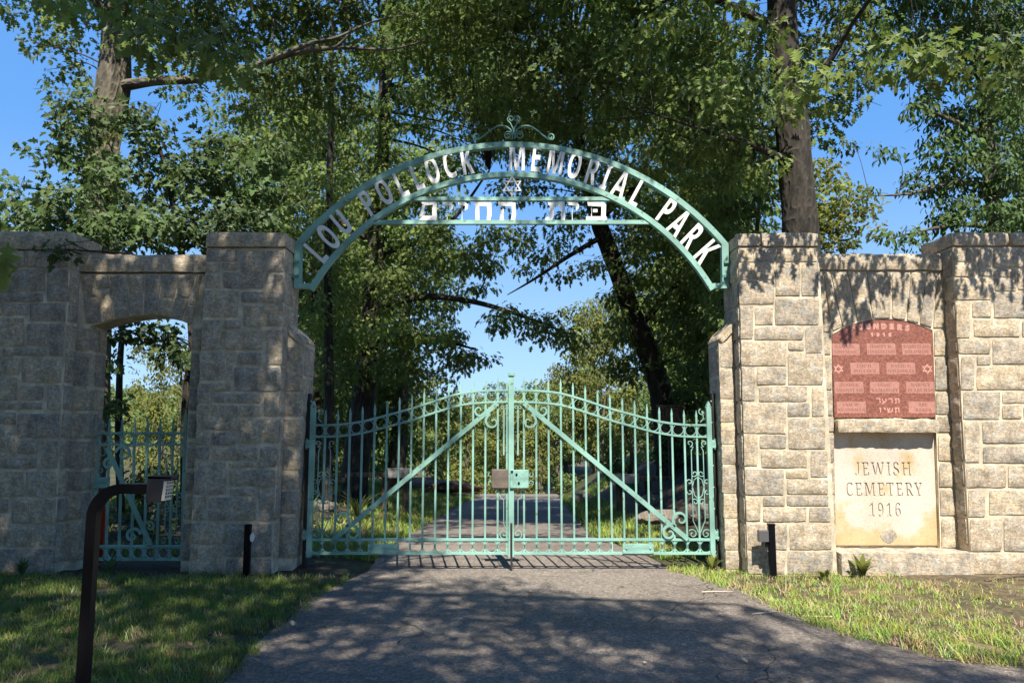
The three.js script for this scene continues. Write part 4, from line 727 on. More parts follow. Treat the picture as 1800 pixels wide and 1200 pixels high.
// a tree: trunk and limbs as tapered paths, puffs of foliage, boughs from the nearest wood to every puff
function tree(s) {
  const conv = (q) => q.map((p) => ({ p: p.v || P(p[0], p[1], p[2]), r: p[p.length - 1] }));
  const tr = conv(s.trunk), base = tr[0].p.clone(); base.y = H(base.x, base.z) - 0.1; tr[0].p.y = base.y;
  const g = thing(s.name, s.label, s.cat || 'tree', base.toArray(), s.group), R = rel(g), wood = [];
  const grow = (q, name, bump, seg) => {
    const cur = new THREE.CatmullRomCurve3(q.map((a) => R(a.p))), n = q.length * 7, pts = cur.getPoints(n), rad = pts.map((_, i) => { const t = i / n * (q.length - 1), k = Math.min(q.length - 2, Math.floor(t)); return q[k].r + (q[k + 1].r - q[k].r) * (t - k); });
    pts.forEach((p, i) => wood.push([p, rad[i]]));
    return part(name, tube(pts, rad, seg, bump), s.bark, g);
  };
  grow(tr, 'trunk', 0.22, 16);
  for (const l of s.limbs || []) grow(conv(l), 'limb', 0.12, 9);
  const puffs = s.puffs.map(([u, v, z, ru, rv, rz, lai = 2.2]) => { const p = P(u, v, z), k = pxm(z); return [R(p), ru * k, rv * k, rz, lai * (s.lai || 1)]; }).concat((s.puffs3 || []).map(([x, y, z, rx, ry, rz, lai]) => [R(V(x, y, z)), rx, ry, rz, lai * (s.lai || 1)]));
  const twigs = [];
  for (const [p, rx, ry, rz] of puffs) {
    let best = wood[0], bd = 1e9; for (const w of wood) { const d = w[0].distanceTo(p) + Math.max(0, w[0].y - p.y + 0.2) * 0.6; if (d < bd) { bd = d; best = w; } }
    const mid = best[0].clone().lerp(p, 0.5).add(V(rr(-0.15, 0.15), rr(0, 0.3), rr(-0.15, 0.15))), r0 = clamp(Math.min(best[1] * 0.4, bd * 0.009 + 0.007), 0.006, 0.05);
    const pts = smooth([best[0].clone(), mid, p.clone()], 8); twigs.push(tube(pts, pts.map((_, i) => r0 * (1 - 0.7 * i / 8)), 5));
    for (let k = 0; k < (s.twigs ?? 5); k++) { const a = pts[Math.floor(rr(4, 8.9))], e = p.clone().add(V(rr(-1, 1) * rx, rr(-0.8, 0.8) * ry, rr(-1, 1) * rz)), m = a.clone().lerp(e, 0.5).add(V(0, rr(-0.05, 0.12), 0)); twigs.push(tube([a, m, e], [r0 * 0.35, r0 * 0.22, 0.003], 4)); }
  }
  if (twigs.length) { const b = part('boughs', twigs, s.bark, g); b.userData.kind = 'stuff'; }
  crown(g, s.leaf, s.mat, puffs, s.scale || 1);
  return g;
}
// --- the oak behind the shaded wall
tree({ name: 'oak_tree', label: 'big oak with a pale leaning trunk and one long bare limb behind the shaded wall', bark: barkGrey, leaf: 'oak', mat: LM.oak,
  trunk: [[142, 900, -3.4, 0.32], [168, 420, -3.4, 0.27], [182, 250, -3.4, 0.245], [200, 130, -3.4, 0.235], [203, 30, -3.4, 0.19], [205, -160, -3.4, 0.16], [200, -420, -3.4, 0.1]],
  limbs: [[[208, 152, -3.4, 0.1], [270, 142, -3.2, 0.075], [350, 138, -3, 0.062], [440, 118, -2.9, 0.052], [520, 92, -2.8, 0.045], [600, 84, -2.7, 0.03], [690, 86, -2.6, 0.02], [745, 72, -2.6, 0.01]], [[470, 108, -2.8, 0.045], [540, 78, -2.6, 0.032], [590, 66, -2.5, 0.022], [650, 40, -2.5, 0.015], [730, 22, -2.4, 0.008]], [[590, 84, -2.7, 0.025], [615, 55, -2.6, 0.015], [605, 22, -2.6, 0.006]], [[205, 60, -3.4, 0.1], [150, -20, -3, 0.07], [60, -80, -2.6, 0.03]]],
  puffs: [[120, 60, -3.2, 36, 34, 0.6, 1.6], [60, 75, -3, 34, 12, 0.3, 0.9], [100, 120, -3.2, 40, 20, 0.5, 1.2], [270, 40, -3.8, 60, 50, 1, 2.2], [340, 60, -4, 70, 60, 1, 2.4], [420, 40, -4, 70, 50, 1, 2.4], [500, 30, -4, 60, 45, 1, 2.6], [560, 130, -3.6, 60, 35, 0.8, 2.2], [480, 150, -3.6, 60, 28, 0.8, 1.8], [600, 170, -3.8, 50, 45, 0.8, 2], [420, 185, -3.4, 36, 22, 0.5, 1.2], [330, 160, -3.6, 40, 20, 0.5, 1], [520, 220, -3.8, 45, 40, 0.8, 1.8], [300, 105, -2.4, 50, 26, 0.3, 1.2], [390, 125, -2.2, 46, 20, 0.3, 1.2], [640, 110, -4, 50, 45, 0.8, 1.8], [600, 20, -4, 60, 40, 1, 2.2], [120, 170, -3.2, 50, 40, 0.6, 1.4], [190, 215, -2.6, 50, 30, 0.3, 1.3], [175, 285, -2.5, 46, 34, 0.3, 1.4], [235, 60, -2.6, 40, 40, 0.3, 1.2]],
  puffs3: [[-7, 9.5, -3.6, 2.4, 1.6, 2, 2], [-5, 11, -3.4, 2.4, 1.6, 2.4, 2], [-3.4, 9.4, -3, 2, 1.4, 2, 2]] });
// --- broadleaf saplings behind the shaded wall
tree({ name: 'maple_tree', label: 'dark young maple leaning over the shaded wall beside the oak trunk', bark: barkDark, leaf: 'maple', mat: LM.maple, lai: 2.1, scale: 1.0,
  trunk: [[330, 900, -2.2, 0.07], [327, 700, -2.2, 0.06], [338, 600, -2.2, 0.05], [315, 420, -2.2, 0.045], [290, 300, -2.2, 0.03], [270, 220, -2.1, 0.015]],
  limbs: [[[320, 430, -2.2, 0.04], [260, 380, -2.0, 0.03], [150, 340, -1.8, 0.02], [40, 330, -1.6, 0.008]], [[295, 320, -2.2, 0.03], [350, 280, -2.2, 0.02], [430, 250, -2.2, 0.008]], [[318, 440, -2.2, 0.03], [400, 400, -2.2, 0.02], [480, 370, -2.1, 0.008]], [[212, 900, -2.6, 0.055], [208, 745, -2.6, 0.05], [213, 600, -2.6, 0.04], [230, 480, -2.5, 0.03]]],
  puffs: [[30, 350, -1.5, 46, 46, 0.5, 1.8], [90, 275, -1.8, 44, 36, 0.5, 1.3], [110, 380, -1.4, 70, 42, 0.5, 2], [60, 420, -1.2, 55, 24, 0.35, 1.7], [180, 330, -1.8, 70, 55, 0.6, 1.9], [200, 400, -1.4, 80, 40, 0.5, 2.3], [150, 215, -2, 55, 45, 0.5, 1.5], [270, 290, -2.1, 60, 60, 0.5, 1.5], [290, 400, -1.8, 70, 42, 0.5, 2.3], [260, 210, -2.1, 50, 36, 0.4, 1.2], [340, 330, -2.2, 60, 60, 0.5, 1.8], [380, 400, -2, 60, 40, 0.5, 2.2], [360, 250, -2.2, 55, 30, 0.4, 1.2], [430, 320, -2.2, 60, 50, 0.5, 1.9], [450, 390, -2.1, 50, 36, 0.5, 2], [480, 270, -2.3, 40, 32, 0.4, 1.4], [115, 438, 0.12, 24, 16, 0.06, 1.0], [95, 425, -0.4, 40, 18, 0.2, 1.2], [200, 585, -1.9, 22, 14, 0.25, 1.8], [245, 580, -1.9, 32, 18, 0.25, 1.8], [300, 590, -1.9, 34, 24, 0.25, 1.8], [285, 620, -1.9, 22, 14, 0.2, 1.4], [190, 640, -2, 10, 26, 0.2, 1], [195, 715, -2, 18, 26, 0.25, 1.8], [330, 640, -2, 10, 30, 0.2, 1]] });
// --- the oak behind the sunlit wall, its boughs roofing the drive
tree({ name: 'oak_tree', label: 'tall oak with a thick dark furrowed trunk rising behind the sunlit pier', bark: barkDark, leaf: 'oak', mat: LM.oak,
  trunk: [[1412, 900, -2.5, 0.36], [1408, 430, -2.5, 0.27], [1398, 300, -2.5, 0.235], [1385, 150, -2.5, 0.22], [1376, 30, -2.5, 0.2], [1368, -150, -2.5, 0.17], [1360, -450, -2.5, 0.1]],
  limbs: [[[1390, 290, -2.5, 0.06], [1340, 262, -2.2, 0.05], [1260, 235, -2, 0.03], [1150, 200, -1.8, 0.012]], [[1376, 60, -2.5, 0.1], [1310, 22, -2.2, 0.07], [1230, -10, -2, 0.05], [1080, -40, -1.6, 0.03]], [[1395, 180, -2.5, 0.06], [1450, 120, -2.2, 0.045], [1500, 40, -1.8, 0.03], [1560, -40, -1, 0.02]], [[1372, -60, -2.5, 0.1], [1380, -150, -1.2, 0.08], [1450, -200, 0.4, 0.05], [1560, -160, 1.2, 0.02]]],
  puffs: [[820, 40, -3.2, 90, 60, 1, 1.9], [940, 60, -3, 90, 60, 1, 2.1], [1040, 40, -2.8, 90, 60, 1, 2.4], [1130, 110, -2.6, 80, 60, 0.9, 2.6], [1010, 150, -3, 90, 50, 0.9, 2.1], [900, 140, -3.4, 80, 45, 0.9, 1.8], [1200, 180, -2.4, 70, 50, 0.8, 2.6], [1270, 230, -2.3, 70, 45, 0.7, 2.6], [1180, 260, -2.6, 70, 40, 0.7, 2.2], [1290, 120, -2.2, 70, 60, 0.9, 2.2], [1240, 40, -2.2, 80, 50, 0.9, 2.2], [1330, 300, -2.2, 40, 30, 0.5, 1.8], [1465, 140, -2.8, 46, 50, 0.7, 1.7], [1445, 215, -2.8, 40, 40, 0.6, 1.6], [1520, 120, -2.8, 40, 40, 0.6, 1.5], [1500, 190, -2.7, 34, 26, 0.4, 1.2], [1480, 60, -2.6, 60, 50, 0.8, 2], [1090, 200, -3, 60, 40, 0.7, 1.9], [1330, 40, -1.8, 50, 40, 0.5, 1.3], [1060, 290, -4.2, 50, 30, 0.6, 1.6], [980, 230, -4.2, 60, 30, 0.6, 1.2], [860, 220, -4.6, 50, 36, 0.6, 1.3], [750, 60, -4, 60, 50, 0.8, 1.8], [1380, 190, -1.9, 20, 14, 0.2, 1], [1255, 160, -1.4, 30, 26, 0.3, 1.2], [1150, 40, -1.2, 40, 26, 0.3, 1.2], [870, 10, -4.5, 80, 50, 1, 2], [960, 10, -4.5, 80, 50, 1, 2], [1060, 100, -4.5, 80, 60, 1, 2], [1180, 110, -4.5, 80, 60, 1, 2.2], [1260, 300, -4, 60, 45, 0.8, 2], [1320, 220, -4, 50, 60, 0.8, 2], [1120, 20, -4.5, 80, 40, 1, 2], [1350, 110, -4, 60, 60, 0.8, 1.8], [800, 120, -5, 60, 60, 1, 1.6], [930, 190, -5, 70, 40, 0.9, 1.6], [1430, 20, -3.4, 70, 50, 0.8, 2]],
  puffs3: [[2, 9.4, -2.4, 2.2, 1.3, 2.2, 1.8], [5.2, 9.8, -2.4, 2.4, 1.6, 2.2, 1.8], [3.4, 11.5, -2.5, 2.6, 1.6, 2.4, 1.8], [-0.6, 8.8, -3, 2, 1, 1.8, 1.6], [3.9, 5.02, 1.0, 0.7, 0.26, 0.2, 1.7], [4.9, 5.02, 0.98, 0.7, 0.26, 0.2, 1.8], [5.9, 5.05, 1.0, 0.7, 0.28, 0.24, 1.8], [2.8, 4.85, 0.95, 0.4, 0.22, 0.2, 1.7]] });
// --- the small-leaved tree behind the tablet wall
tree({ name: 'elm_tree', label: 'small-leaved dark tree with drooping twigs behind the tablet wall', bark: barkGrey, leaf: 'elm', mat: LM.elm, lai: 1.6,
  trunk: [[1760, 900, -3, 0.17], [1752, 430, -3, 0.13], [1742, 300, -3, 0.11], [1732, 200, -3, 0.09], [1722, 60, -3, 0.07], [1712, -120, -3, 0.04]],
  limbs: [[[1746, 330, -3, 0.06], [1680, 320, -2.7, 0.035], [1600, 340, -2.5, 0.02], [1520, 345, -2.4, 0.006]], [[1735, 240, -3, 0.06], [1670, 210, -2.7, 0.035], [1600, 180, -2.5, 0.012]], [[1752, 400, -3, 0.05], [1680, 395, -2.6, 0.03], [1560, 420, -2.3, 0.008]], [[1730, 160, -3, 0.05], [1790, 90, -2.8, 0.03], [1860, 60, -2.6, 0.01]]],
  puffs: [[1650, 110, -2.8, 64, 50, 0.7, 1.8], [1740, 80, -2.9, 80, 60, 0.9, 2.4], [1820, 140, -2.9, 80, 60, 0.9, 2.6], [1690, 180, -2.8, 80, 50, 0.8, 2.2], [1610, 190, -2.6, 34, 24, 0.4, 1.0], [1760, 230, -2.8, 90, 55, 0.8, 2.8], [1670, 260, -2.7, 50, 30, 0.5, 2], [1560, 262, -2.5, 36, 9, 0.15, 0.8], [1700, 310, -2.7, 80, 36, 0.7, 2.8], [1800, 330, -2.8, 70, 60, 0.8, 3], [1600, 320, -2.5, 40, 14, 0.3, 1.5], [1530, 345, -2.4, 26, 12, 0.2, 1.2], [1660, 365, -2.6, 44, 16, 0.4, 1.8], [1720, 390, -2.6, 70, 32, 0.6, 2.8], [1590, 420, -2.3, 44, 15, 0.3, 1.9], [1800, 410, -2.6, 60, 30, 0.6, 2.8], [1580, 60, -2.8, 50, 36, 0.6, 1.3], [1680, 30, -2.8, 70, 40, 0.8, 2], [1790, 20, -2.8, 70, 40, 0.8, 2.2], [1500, 250, -2.6, 22, 12, 0.2, 0.9]],
  puffs3: [[7.4, 8.4, -3, 1.8, 1.4, 1.6, 2], [6, 9, -3, 1.6, 1.2, 1.4, 2]] });
// --- trees along the drive beyond the gate; their upper boughs stripe the drive with shade
const roof = [[], []];
for (let z = -3.2; z > -20; z -= 0.8) for (let x = -3; x < 3; x += 1) { const d = 0.8 * (1 + 2.4 * fbm(x * 0.25, 11, z * 0.95, 2)); if (d < 0.5) continue; const h = rr(8.6, 10.6); roof[x < 0 ? 0 : 1].push([x + rr(-0.4, 0.4) + h * SHX, h, z + rr(-0.3, 0.3) + h * SHZ, 0.7, 0.3, 0.45, d]); }
tree({ name: 'oak_tree', label: 'stout dark trunk with low spreading boughs on the lawn beside the drive', bark: barkDark, leaf: 'oak', mat: LM.oak, lai: 1.1, scale: 1.15,
  trunk: [[622, 838, -9.5, 0.34], [635, 720, -9.5, 0.28], [648, 620, -9.5, 0.25], [660, 450, -9.5, 0.22], [672, 250, -9.5, 0.17], [680, 60, -9.5, 0.12], [690, -80, -9.5, 0.08]],
  limbs: [[[655, 540, -9.5, 0.1], [740, 522, -9, 0.08], [830, 530, -8.6, 0.06], [920, 556, -8.2, 0.04], [1010, 590, -8, 0.012]], [[650, 600, -9.5, 0.08], [740, 590, -8.8, 0.06], [840, 615, -8.4, 0.02]], [[660, 450, -9.5, 0.08], [780, 400, -9, 0.05], [860, 300, -8.8, 0.02]], [[662, 430, -9.5, 0.08], [580, 380, -9.2, 0.05], [500, 340, -9, 0.02]]],
  puffs: [[560, 330, -9.2, 60, 60, 1, 1.9], [640, 250, -9.4, 60, 70, 1, 1.6], [720, 190, -9.4, 50, 60, 1, 1.3], [640, 400, -9.3, 70, 60, 1, 2], [740, 420, -9, 70, 50, 1, 2], [700, 330, -9, 60, 45, 1, 1.7], [820, 460, -8.8, 70, 40, 0.9, 1.9], [880, 420, -8.8, 60, 30, 0.8, 1.7], [700, 510, -9, 60, 45, 0.9, 2], [620, 500, -9.2, 60, 55, 0.9, 2.2], [580, 590, -9, 50, 50, 0.9, 2], [680, 590, -8.8, 70, 40, 0.9, 2.5], [770, 590, -8.7, 60, 30, 0.8, 2.3], [820, 635, -8.5, 50, 22, 0.6, 2], [900, 560, -8.4, 50, 22, 0.6, 1.9], [960, 570, -8.2, 50, 26, 0.6, 2], [1000, 600, -8, 36, 18, 0.5, 1.8], [840, 510, -8.6, 34, 18, 0.5, 1.2], [700, 650, -8.9, 60, 24, 0.6, 2], [600, 660, -9, 44, 26, 0.6, 1.6], [560, 210, -9.6, 50, 50, 1, 1.6], [700, 90, -9.6, 60, 60, 1, 1.6], [800, 280, -9.2, 50, 36, 0.8, 1.5], [840, 140, -9.4, 60, 50, 1, 1.6]],
  puffs3: [[-1.6, 10, -9, 2.6, 1.4, 2.4, 1.6], [0.2, 8.6, -8.5, 1.6, 0.9, 2, 1.4], ...roof[0]] });
tree({ name: 'oak_tree', label: 'leaning brown trunk beside the bank, its dark crown overhanging the drive', bark: barkDark, leaf: 'oak', mat: LM.oak, lai: 1.1, scale: 1.15,
  trunk: [[1182, 850, -9, 0.34], [1168, 720, -9, 0.27], [1140, 620, -9, 0.24], [1108, 540, -9, 0.22], [1075, 450, -9, 0.2], [1052, 390, -9, 0.18], [1020, 260, -9, 0.14], [1000, 100, -9, 0.1]],
  limbs: [[[1060, 415, -9, 0.07], [1000, 450, -8.6, 0.05], [940, 490, -8.3, 0.03], [892, 518, -8, 0.01]], [[1120, 580, -9, 0.08], [1190, 500, -8.6, 0.06], [1260, 430, -8.2, 0.02]], [[1050, 390, -9, 0.08], [1130, 320, -8.8, 0.05], [1220, 290, -8.6, 0.02]]],
  puffs: [[1060, 340, -8.8, 60, 45, 0.9, 2], [1000, 400, -8.6, 50, 36, 0.8, 1.6], [960, 445, -8.5, 44, 20, 0.5, 1.2], [1040, 470, -8.6, 40, 24, 0.6, 1.3], [985, 490, -8.4, 26, 12, 0.3, 0.9], [925, 480, -8.3, 26, 14, 0.3, 0.9], [1130, 420, -8.8, 60, 55, 1, 2.6], [1200, 380, -8.6, 60, 50, 1, 2.6], [1250, 470, -8.4, 60, 60, 1, 3], [1170, 500, -8.6, 60, 50, 1, 2.8], [1100, 500, -8.9, 40, 45, 0.8, 2], [1210, 580, -8.4, 60, 50, 1, 3], [1090, 580, -9, 40, 36, 0.8, 2.2], [1260, 330, -8.4, 60, 50, 1, 2.6], [1140, 330, -8.8, 50, 40, 0.9, 2], [1270, 600, -8.2, 50, 60, 1, 3], [1230, 670, -8.2, 50, 40, 0.9, 3], [1120, 640, -9.2, 40, 30, 0.7, 1.8], [1080, 650, -9.3, 36, 22, 0.6, 1.6], [1000, 280, -9, 60, 45, 0.9, 1.8], [920, 330, -9, 60, 30, 0.8, 1.6], [900, 240, -9.2, 60, 40, 0.9, 1.5], [1270, 720, -8, 40, 40, 0.8, 2.6]],
  puffs3: [[1.6, 9.5, -8.6, 2.2, 1.2, 2.2, 1.6], [3.4, 8.2, -8, 2, 1.2, 2, 1.8], ...roof[1]] });
for (const [u, z, r, lab, pf] of [[578, -7.2, 0.1, 'slim straight pole-like trunk nearest the shaded gate pier', [[560, 440, 50, 50, 1.6], [590, 520, 40, 40, 1.4], [545, 560, 34, 40, 1.6], [590, 340, 45, 45, 1.4], [560, 640, 30, 36, 1.5]]], [556, -11, 0.12, 'slim pale trunk standing behind the slim pole-like one', [[520, 380, 50, 50, 1.8], [545, 480, 40, 40, 1.6], [575, 280, 45, 50, 1.6], [540, 690, 34, 30, 1.5]]], [1268, -7, 0.11, 'slim trunk deep in shade behind the sunlit gate pier', [[1250, 420, 45, 50, 2.4], [1280, 520, 40, 50, 2.6], [1265, 650, 40, 50, 2.6], [1240, 760, 34, 36, 2.2], [1290, 340, 45, 45, 2.2]]]])
  tree({ name: 'slender_tree', label: lab, bark: barkDark, leaf: 'oak', mat: LM.oak, trunk: [[u - 4, 880, z, r * 1.2], [u, 700, z, r], [u - 2, 450, z, r * 0.8], [u + 4, 200, z, r * 0.6], [u + 6, 20, z, r * 0.35]], puffs: pf.map(([a, b, c, d, l]) => [a, b, z, c, d, 0.8, l]) });
// --- sunlit thicket and trees beyond the bend of the drive
const bg = (name, label, x, z, h, r, kind, mat, scale, group, lai = 2) => {
  const y = H(x, z), puffs = [], n = Math.max(5, Math.round(r * 2.2) + Math.round(h * 0.6));
  for (let i = 0; i < n; i++) { const t = i / (n - 1), a = rnd() * 6.28, q = r * (0.65 - 0.45 * Math.abs(t - 0.45)) * rr(0.4, 1); puffs.push([x + Math.cos(a) * q, y + h * (0.14 + 0.78 * t), z + Math.sin(a) * q, r * rr(0.34, 0.55), h * rr(0.1, 0.17), r * rr(0.34, 0.55), lai]); }
  const c = (yy, rr_) => { const o = [0, 0, 0, rr_]; o.v = V(x + (yy ? rr(-0.2, 0.2) : 0), y + yy, z); return o; };
  tree({ name, label, group, bark: barkGrey, leaf: kind, mat, scale, twigs: 2, puffs: [], puffs3: puffs, trunk: [c(0, 0.02 * h + 0.05), c(h * 0.4, 0.014 * h + 0.03), c(h * 0.85, 0.02)], cat: h < 4 ? 'shrub' : 'tree' });
};
const GT = 'sunlit shrubs of the thicket beyond the bend', LT = 'bright green leafy shrub in the sunlit thicket beyond the bend of the drive';
for (const [x, z, h, r, m] of [[-8.4, -29, 4.4, 2.2, 'fresh'], [-5.4, -30, 4.6, 2.3, 'oak'], [-2.6, -33, 5.4, 2.4, 'fresh'], [0, -35, 5.4, 2.6, 'fresh'], [2.6, -34, 5.6, 2.4, 'oak'], [5, -32, 5.2, 2.3, 'fresh'], [7.6, -31, 5, 2.3, 'oak'], [-11, -31, 5, 2.5, 'fresh'], [-6.6, -37, 6.6, 2.8, 'fresh'], [-1.4, -41, 7, 3, 'oak'], [3.6, -42, 7, 3, 'fresh'], [-4, -31, 3.6, 1.8, 'fresh'], [1.4, -31.5, 3.6, 1.8, 'fresh']]) bg('thicket_shrub', LT, x, z, h, r, 'maple', LM[m], 1.5, GT, 2.4);
bg('background_tree', 'pale sunlit tree filling the gap between the trunks above the gate', 5.2, -38, 11, 4, 'elm', LM.fresh, 2.4, undefined, 2);
bg('background_tree', 'tall olive tree standing behind the stout trunk on the lawn', -9, -30, 13, 4.4, 'oak', LM.oak, 2, undefined, 2);
bg('background_tree', 'broad green tree behind the leaning trunk and the bank', 11, -30, 13, 4.6, 'oak', LM.oak, 2, undefined, 2.2);
bg('background_tree', 'light green sunlit tree between the thick furrowed trunk and the drooping tree', 6.5, -8, 6.2, 1.7, 'maple', LM.fresh, 1.1, undefined, 2.6);
bg('background_tree', 'yellow-green feathery tree seen through the small arch', -10.0, -13, 2.7, 1.7, 'elm', LM.fresh, 1.2, undefined, 2.4);
bg('background_tree', 'pale green spreading tree above the feathery one through the small arch', -12.4, -20, 5.4, 2.6, 'elm', LM.fresh, 1.4, undefined, 1.6);
bg('background_tree', 'tall dense tree in the far corner behind the drooping tree', 19.5, -16, 14, 4.4, 'oak', LM.oak, 1.8, undefined, 2);
bg('background_tree', 'tall olive tree close behind the long bare limb of the shaded oak', -6.2, -12, 11.5, 3, 'oak', LM.oak, 1.3, undefined, 1.7);
bg('background_tree', 'dark oak filling the space behind the slim pole-like trunk', -3.6, -15.5, 12, 3, 'oak', LM.oak, 1.4, undefined, 1.6);
bg('background_tree', 'deep green oak behind the crown of the leaning trunk', 5.6, -14, 12, 3.2, 'oak', LM.oak, 1.4, undefined, 2.2);
bg('background_tree', 'young oak growing on the bank close to the sunlit gate pier', 4.4, -5.4, 5.6, 1.5, 'oak', LM.oak, 1, undefined, 2.4);
// --- understorey on the bank and by the lawn
for (const [x, z, h, r, m, lab] of [[3.9, -8.5, 1.5, 0.9, 'maple', 'dark shrub on the bank right under the leaning trunk'], [4.6, -6.2, 1.6, 0.9, 'maple', 'dark shrub on the bank close behind the sunlit gate pier'], [3.2, -13, 1.7, 1, 'oak', 'olive shrub on the bank farther along the drive'], [-5.1, -12.5, 1.8, 1, 'fresh', 'light shrub behind the stout trunk by the timber rail'], [-4.4, -7.6, 0.7, 0.7, 'maple', 'low dark shrub in the bed in front of the timber rail'], [-6.6, -2.6, 1.1, 0.8, 'maple', 'dark shrub seen through the bars of the narrow gate'], [-5.3, -3.0, 0.9, 0.7, 'maple', 'low shrub close behind the narrow gate']]) bg('shrub', lab, x, z, h, r, 'maple', LM[m], 0.9, undefined, 2.2);
// --- far wooded hill
{
  const g = [], n = 260;
  for (let i = 0; i < n; i++) { const x = rr(-95, 95), z = rr(-62, -120), y = H(x, z), h = rr(2.6, 4.6), r = rr(2.2, 4); for (let k = 0; k < 4; k++) g.push([V(x + rr(-0.6, 0.6) * r, y + h * (0.3 + 0.17 * k), z + rr(-0.6, 0.6) * r), r * rr(0.5, 0.8), h * 0.2, r * rr(0.5, 0.8), 2]); }
  const im = crown(scene, 'maple', LM.oak, g, 5, 'far_wood'); tag(im, 'hazy green wood covering the far hill', 'wood', undefined, 'stuff');
}
// --- shade tree whose boughs hang into view, plus unseen trees added to deepen shade
const W3 = (x, y, z, r) => Object.assign([0, 0, 0, r], { v: V(x, y, z) });
const shadePuffs = [];
{ // boughs placed where the shade they throw is seen: (lx, lz) is the spot on the ground a bough shades
  const edge = [[-8, -2.7], [-2.2, -2.7], [-1.7, -0.4], [-0.9, 0.85], [0.2, 1.45], [1.2, 1.6], [1.9, 2.4], [2.5, 3.1], [3.6, 3.7], [6, 4.6]];
  for (let lx = -8.2; lx < 4.6; lx += 0.72) for (let lz = -2.6; lz < 6.2; lz += 0.72) {
    const x = lx + rr(-0.3, 0.3), z = lz + rr(-0.3, 0.3), over = z - interp(edge, x); if (over < 0) continue;
    let d = x < -1.9 ? (z < 0.2 ? 4.6 : 1.25) : 1.5 * sst(-0.1, 0.5, over) + 0.4;
    d *= 1.15 + (x < -1.9 && z < 0.2 ? 1.3 : x < -0.6 ? 2.4 : 1.5) * fbm(x * 0.55 + 3, 7, z * 0.62, 2); if (d < 0.35) continue;
    const h = rr(9, 11.4); shadePuffs.push([x + h * SHX, h, z + h * SHZ, rr(0.55, 0.75), 0.35, rr(0.5, 0.7), d]);
  }
}
for (let i = 0; i < 46; i++) { const x = rr(-2.7, 2.5), z = rr(-4, -2.3), h = rr(9, 11); if ((z > -2.6 && x > 1.9) || x > -1.0) continue; shadePuffs.push([x + h * SHX, h, z + h * SHZ, 0.26, 0.2, 0.26, x < -1.1 ? 0.75 : 0.12]); }
for (let i = 0; i < 9; i++) { const x = rr(-2.3, -0.9), z = rr(-1.6, 0), h = rr(9, 11); shadePuffs.push([x + h * SHX, h, z + h * SHZ, 0.3, 0.2, 0.3, 0.7]); }
const shade = tree({ name: 'shade_tree', label: 'overhanging oak whose big-leaved boughs hang into the view above the shaded lawn', bark: barkDark, leaf: 'oak', mat: LM.oak, twigs: 2,
  trunk: [W3(-6.4, 0, 8.6, 0.4), W3(-6.2, 3, 8.4, 0.32), W3(-5.8, 6, 8, 0.27), W3(-5, 9.5, 7.6, 0.18), W3(-4.4, 12.4, 7.4, 0.1)],
  limbs: [[W3(-6, 4.6, 8.2, 0.14), W3(-5.2, 6.8, 6, 0.1), W3(-4, 7.2, 4, 0.06), W3(-2.9, 6.2, 2.4, 0.02)], [W3(-5.5, 7.6, 7.8, 0.14), W3(-3, 9.6, 7.6, 0.1), W3(0, 10, 7.6, 0.07), W3(3, 10, 8, 0.03)], [W3(-5.2, 8.6, 7.7, 0.12), W3(-4.6, 9.8, 5.6, 0.08), W3(-4, 10, 3.6, 0.03)], [W3(-5.5, 7.6, 7.8, 0.1), W3(-6.6, 9.4, 6, 0.06), W3(-7, 9.8, 4, 0.02)]],
  puffs: [[270, 15, 2.2, 70, 30, 0.25, 1.1], [330, 60, 2.3, 60, 30, 0.25, 1.1], [395, 95, 2.3, 44, 24, 0.2, 1.1], [270, 75, 2.3, 36, 26, 0.2, 0.9], [130, 5, 2.4, 60, 14, 0.3, 0.6]], puffs3: shadePuffs });
bg('added_shade_tree', 'unseen tall oak added behind the viewer to block sky light', -9, 19, 14, 5, 'oak', LM.oak, 2, undefined, 2);  // out of view, these three are added to screen the sky and darken the shade
bg('added_shade_tree', 'second unseen tall oak added behind the viewer to block sky light', 3, 22, 15, 5.5, 'oak', LM.oak, 2, undefined, 2);
bg('added_shade_tree', 'unseen broad maple added beside the viewer to block sky light', -11, 8, 12, 4, 'maple', LM.maple, 1.8, undefined, 2);
{ // the big leaves hanging close to the lens at the frame's edge
  const R = rel(shade);
  for (const [u, v, z, yaw, roll, l] of [[14, 425, 5.3, 0.5, 0.3, 0.13], [2, 438, 5.25, -0.4, -0.2, 0.14], [10, 448, 5.3, 0.2, 0.5, 0.13], [-4, 460, 5.3, 0.8, -0.2, 0.12], [-8, 420, 5.35, -0.2, 0.7, 0.11], [-14, 430, 5.2, 0.9, 0.1, 0.12]]) {
    E.set(1.35, yaw, roll, 'YXZ'); M4.compose(R(P(u, v, z)), Q.setFromEuler(E), V(1, 1, 1)); part('leaf', leafGeo('oak', l, M4), LM.oak, shade);
  }
  const a = R(P(-12, 405, 5.2)), st = [R(V(-3.8, 5.2, 5.4)), R(P(-60, 260, 5.2)), a]; part('hanging_twig', tube(smooth(st, 8), 0.006, 5), barkDark, shade);
}
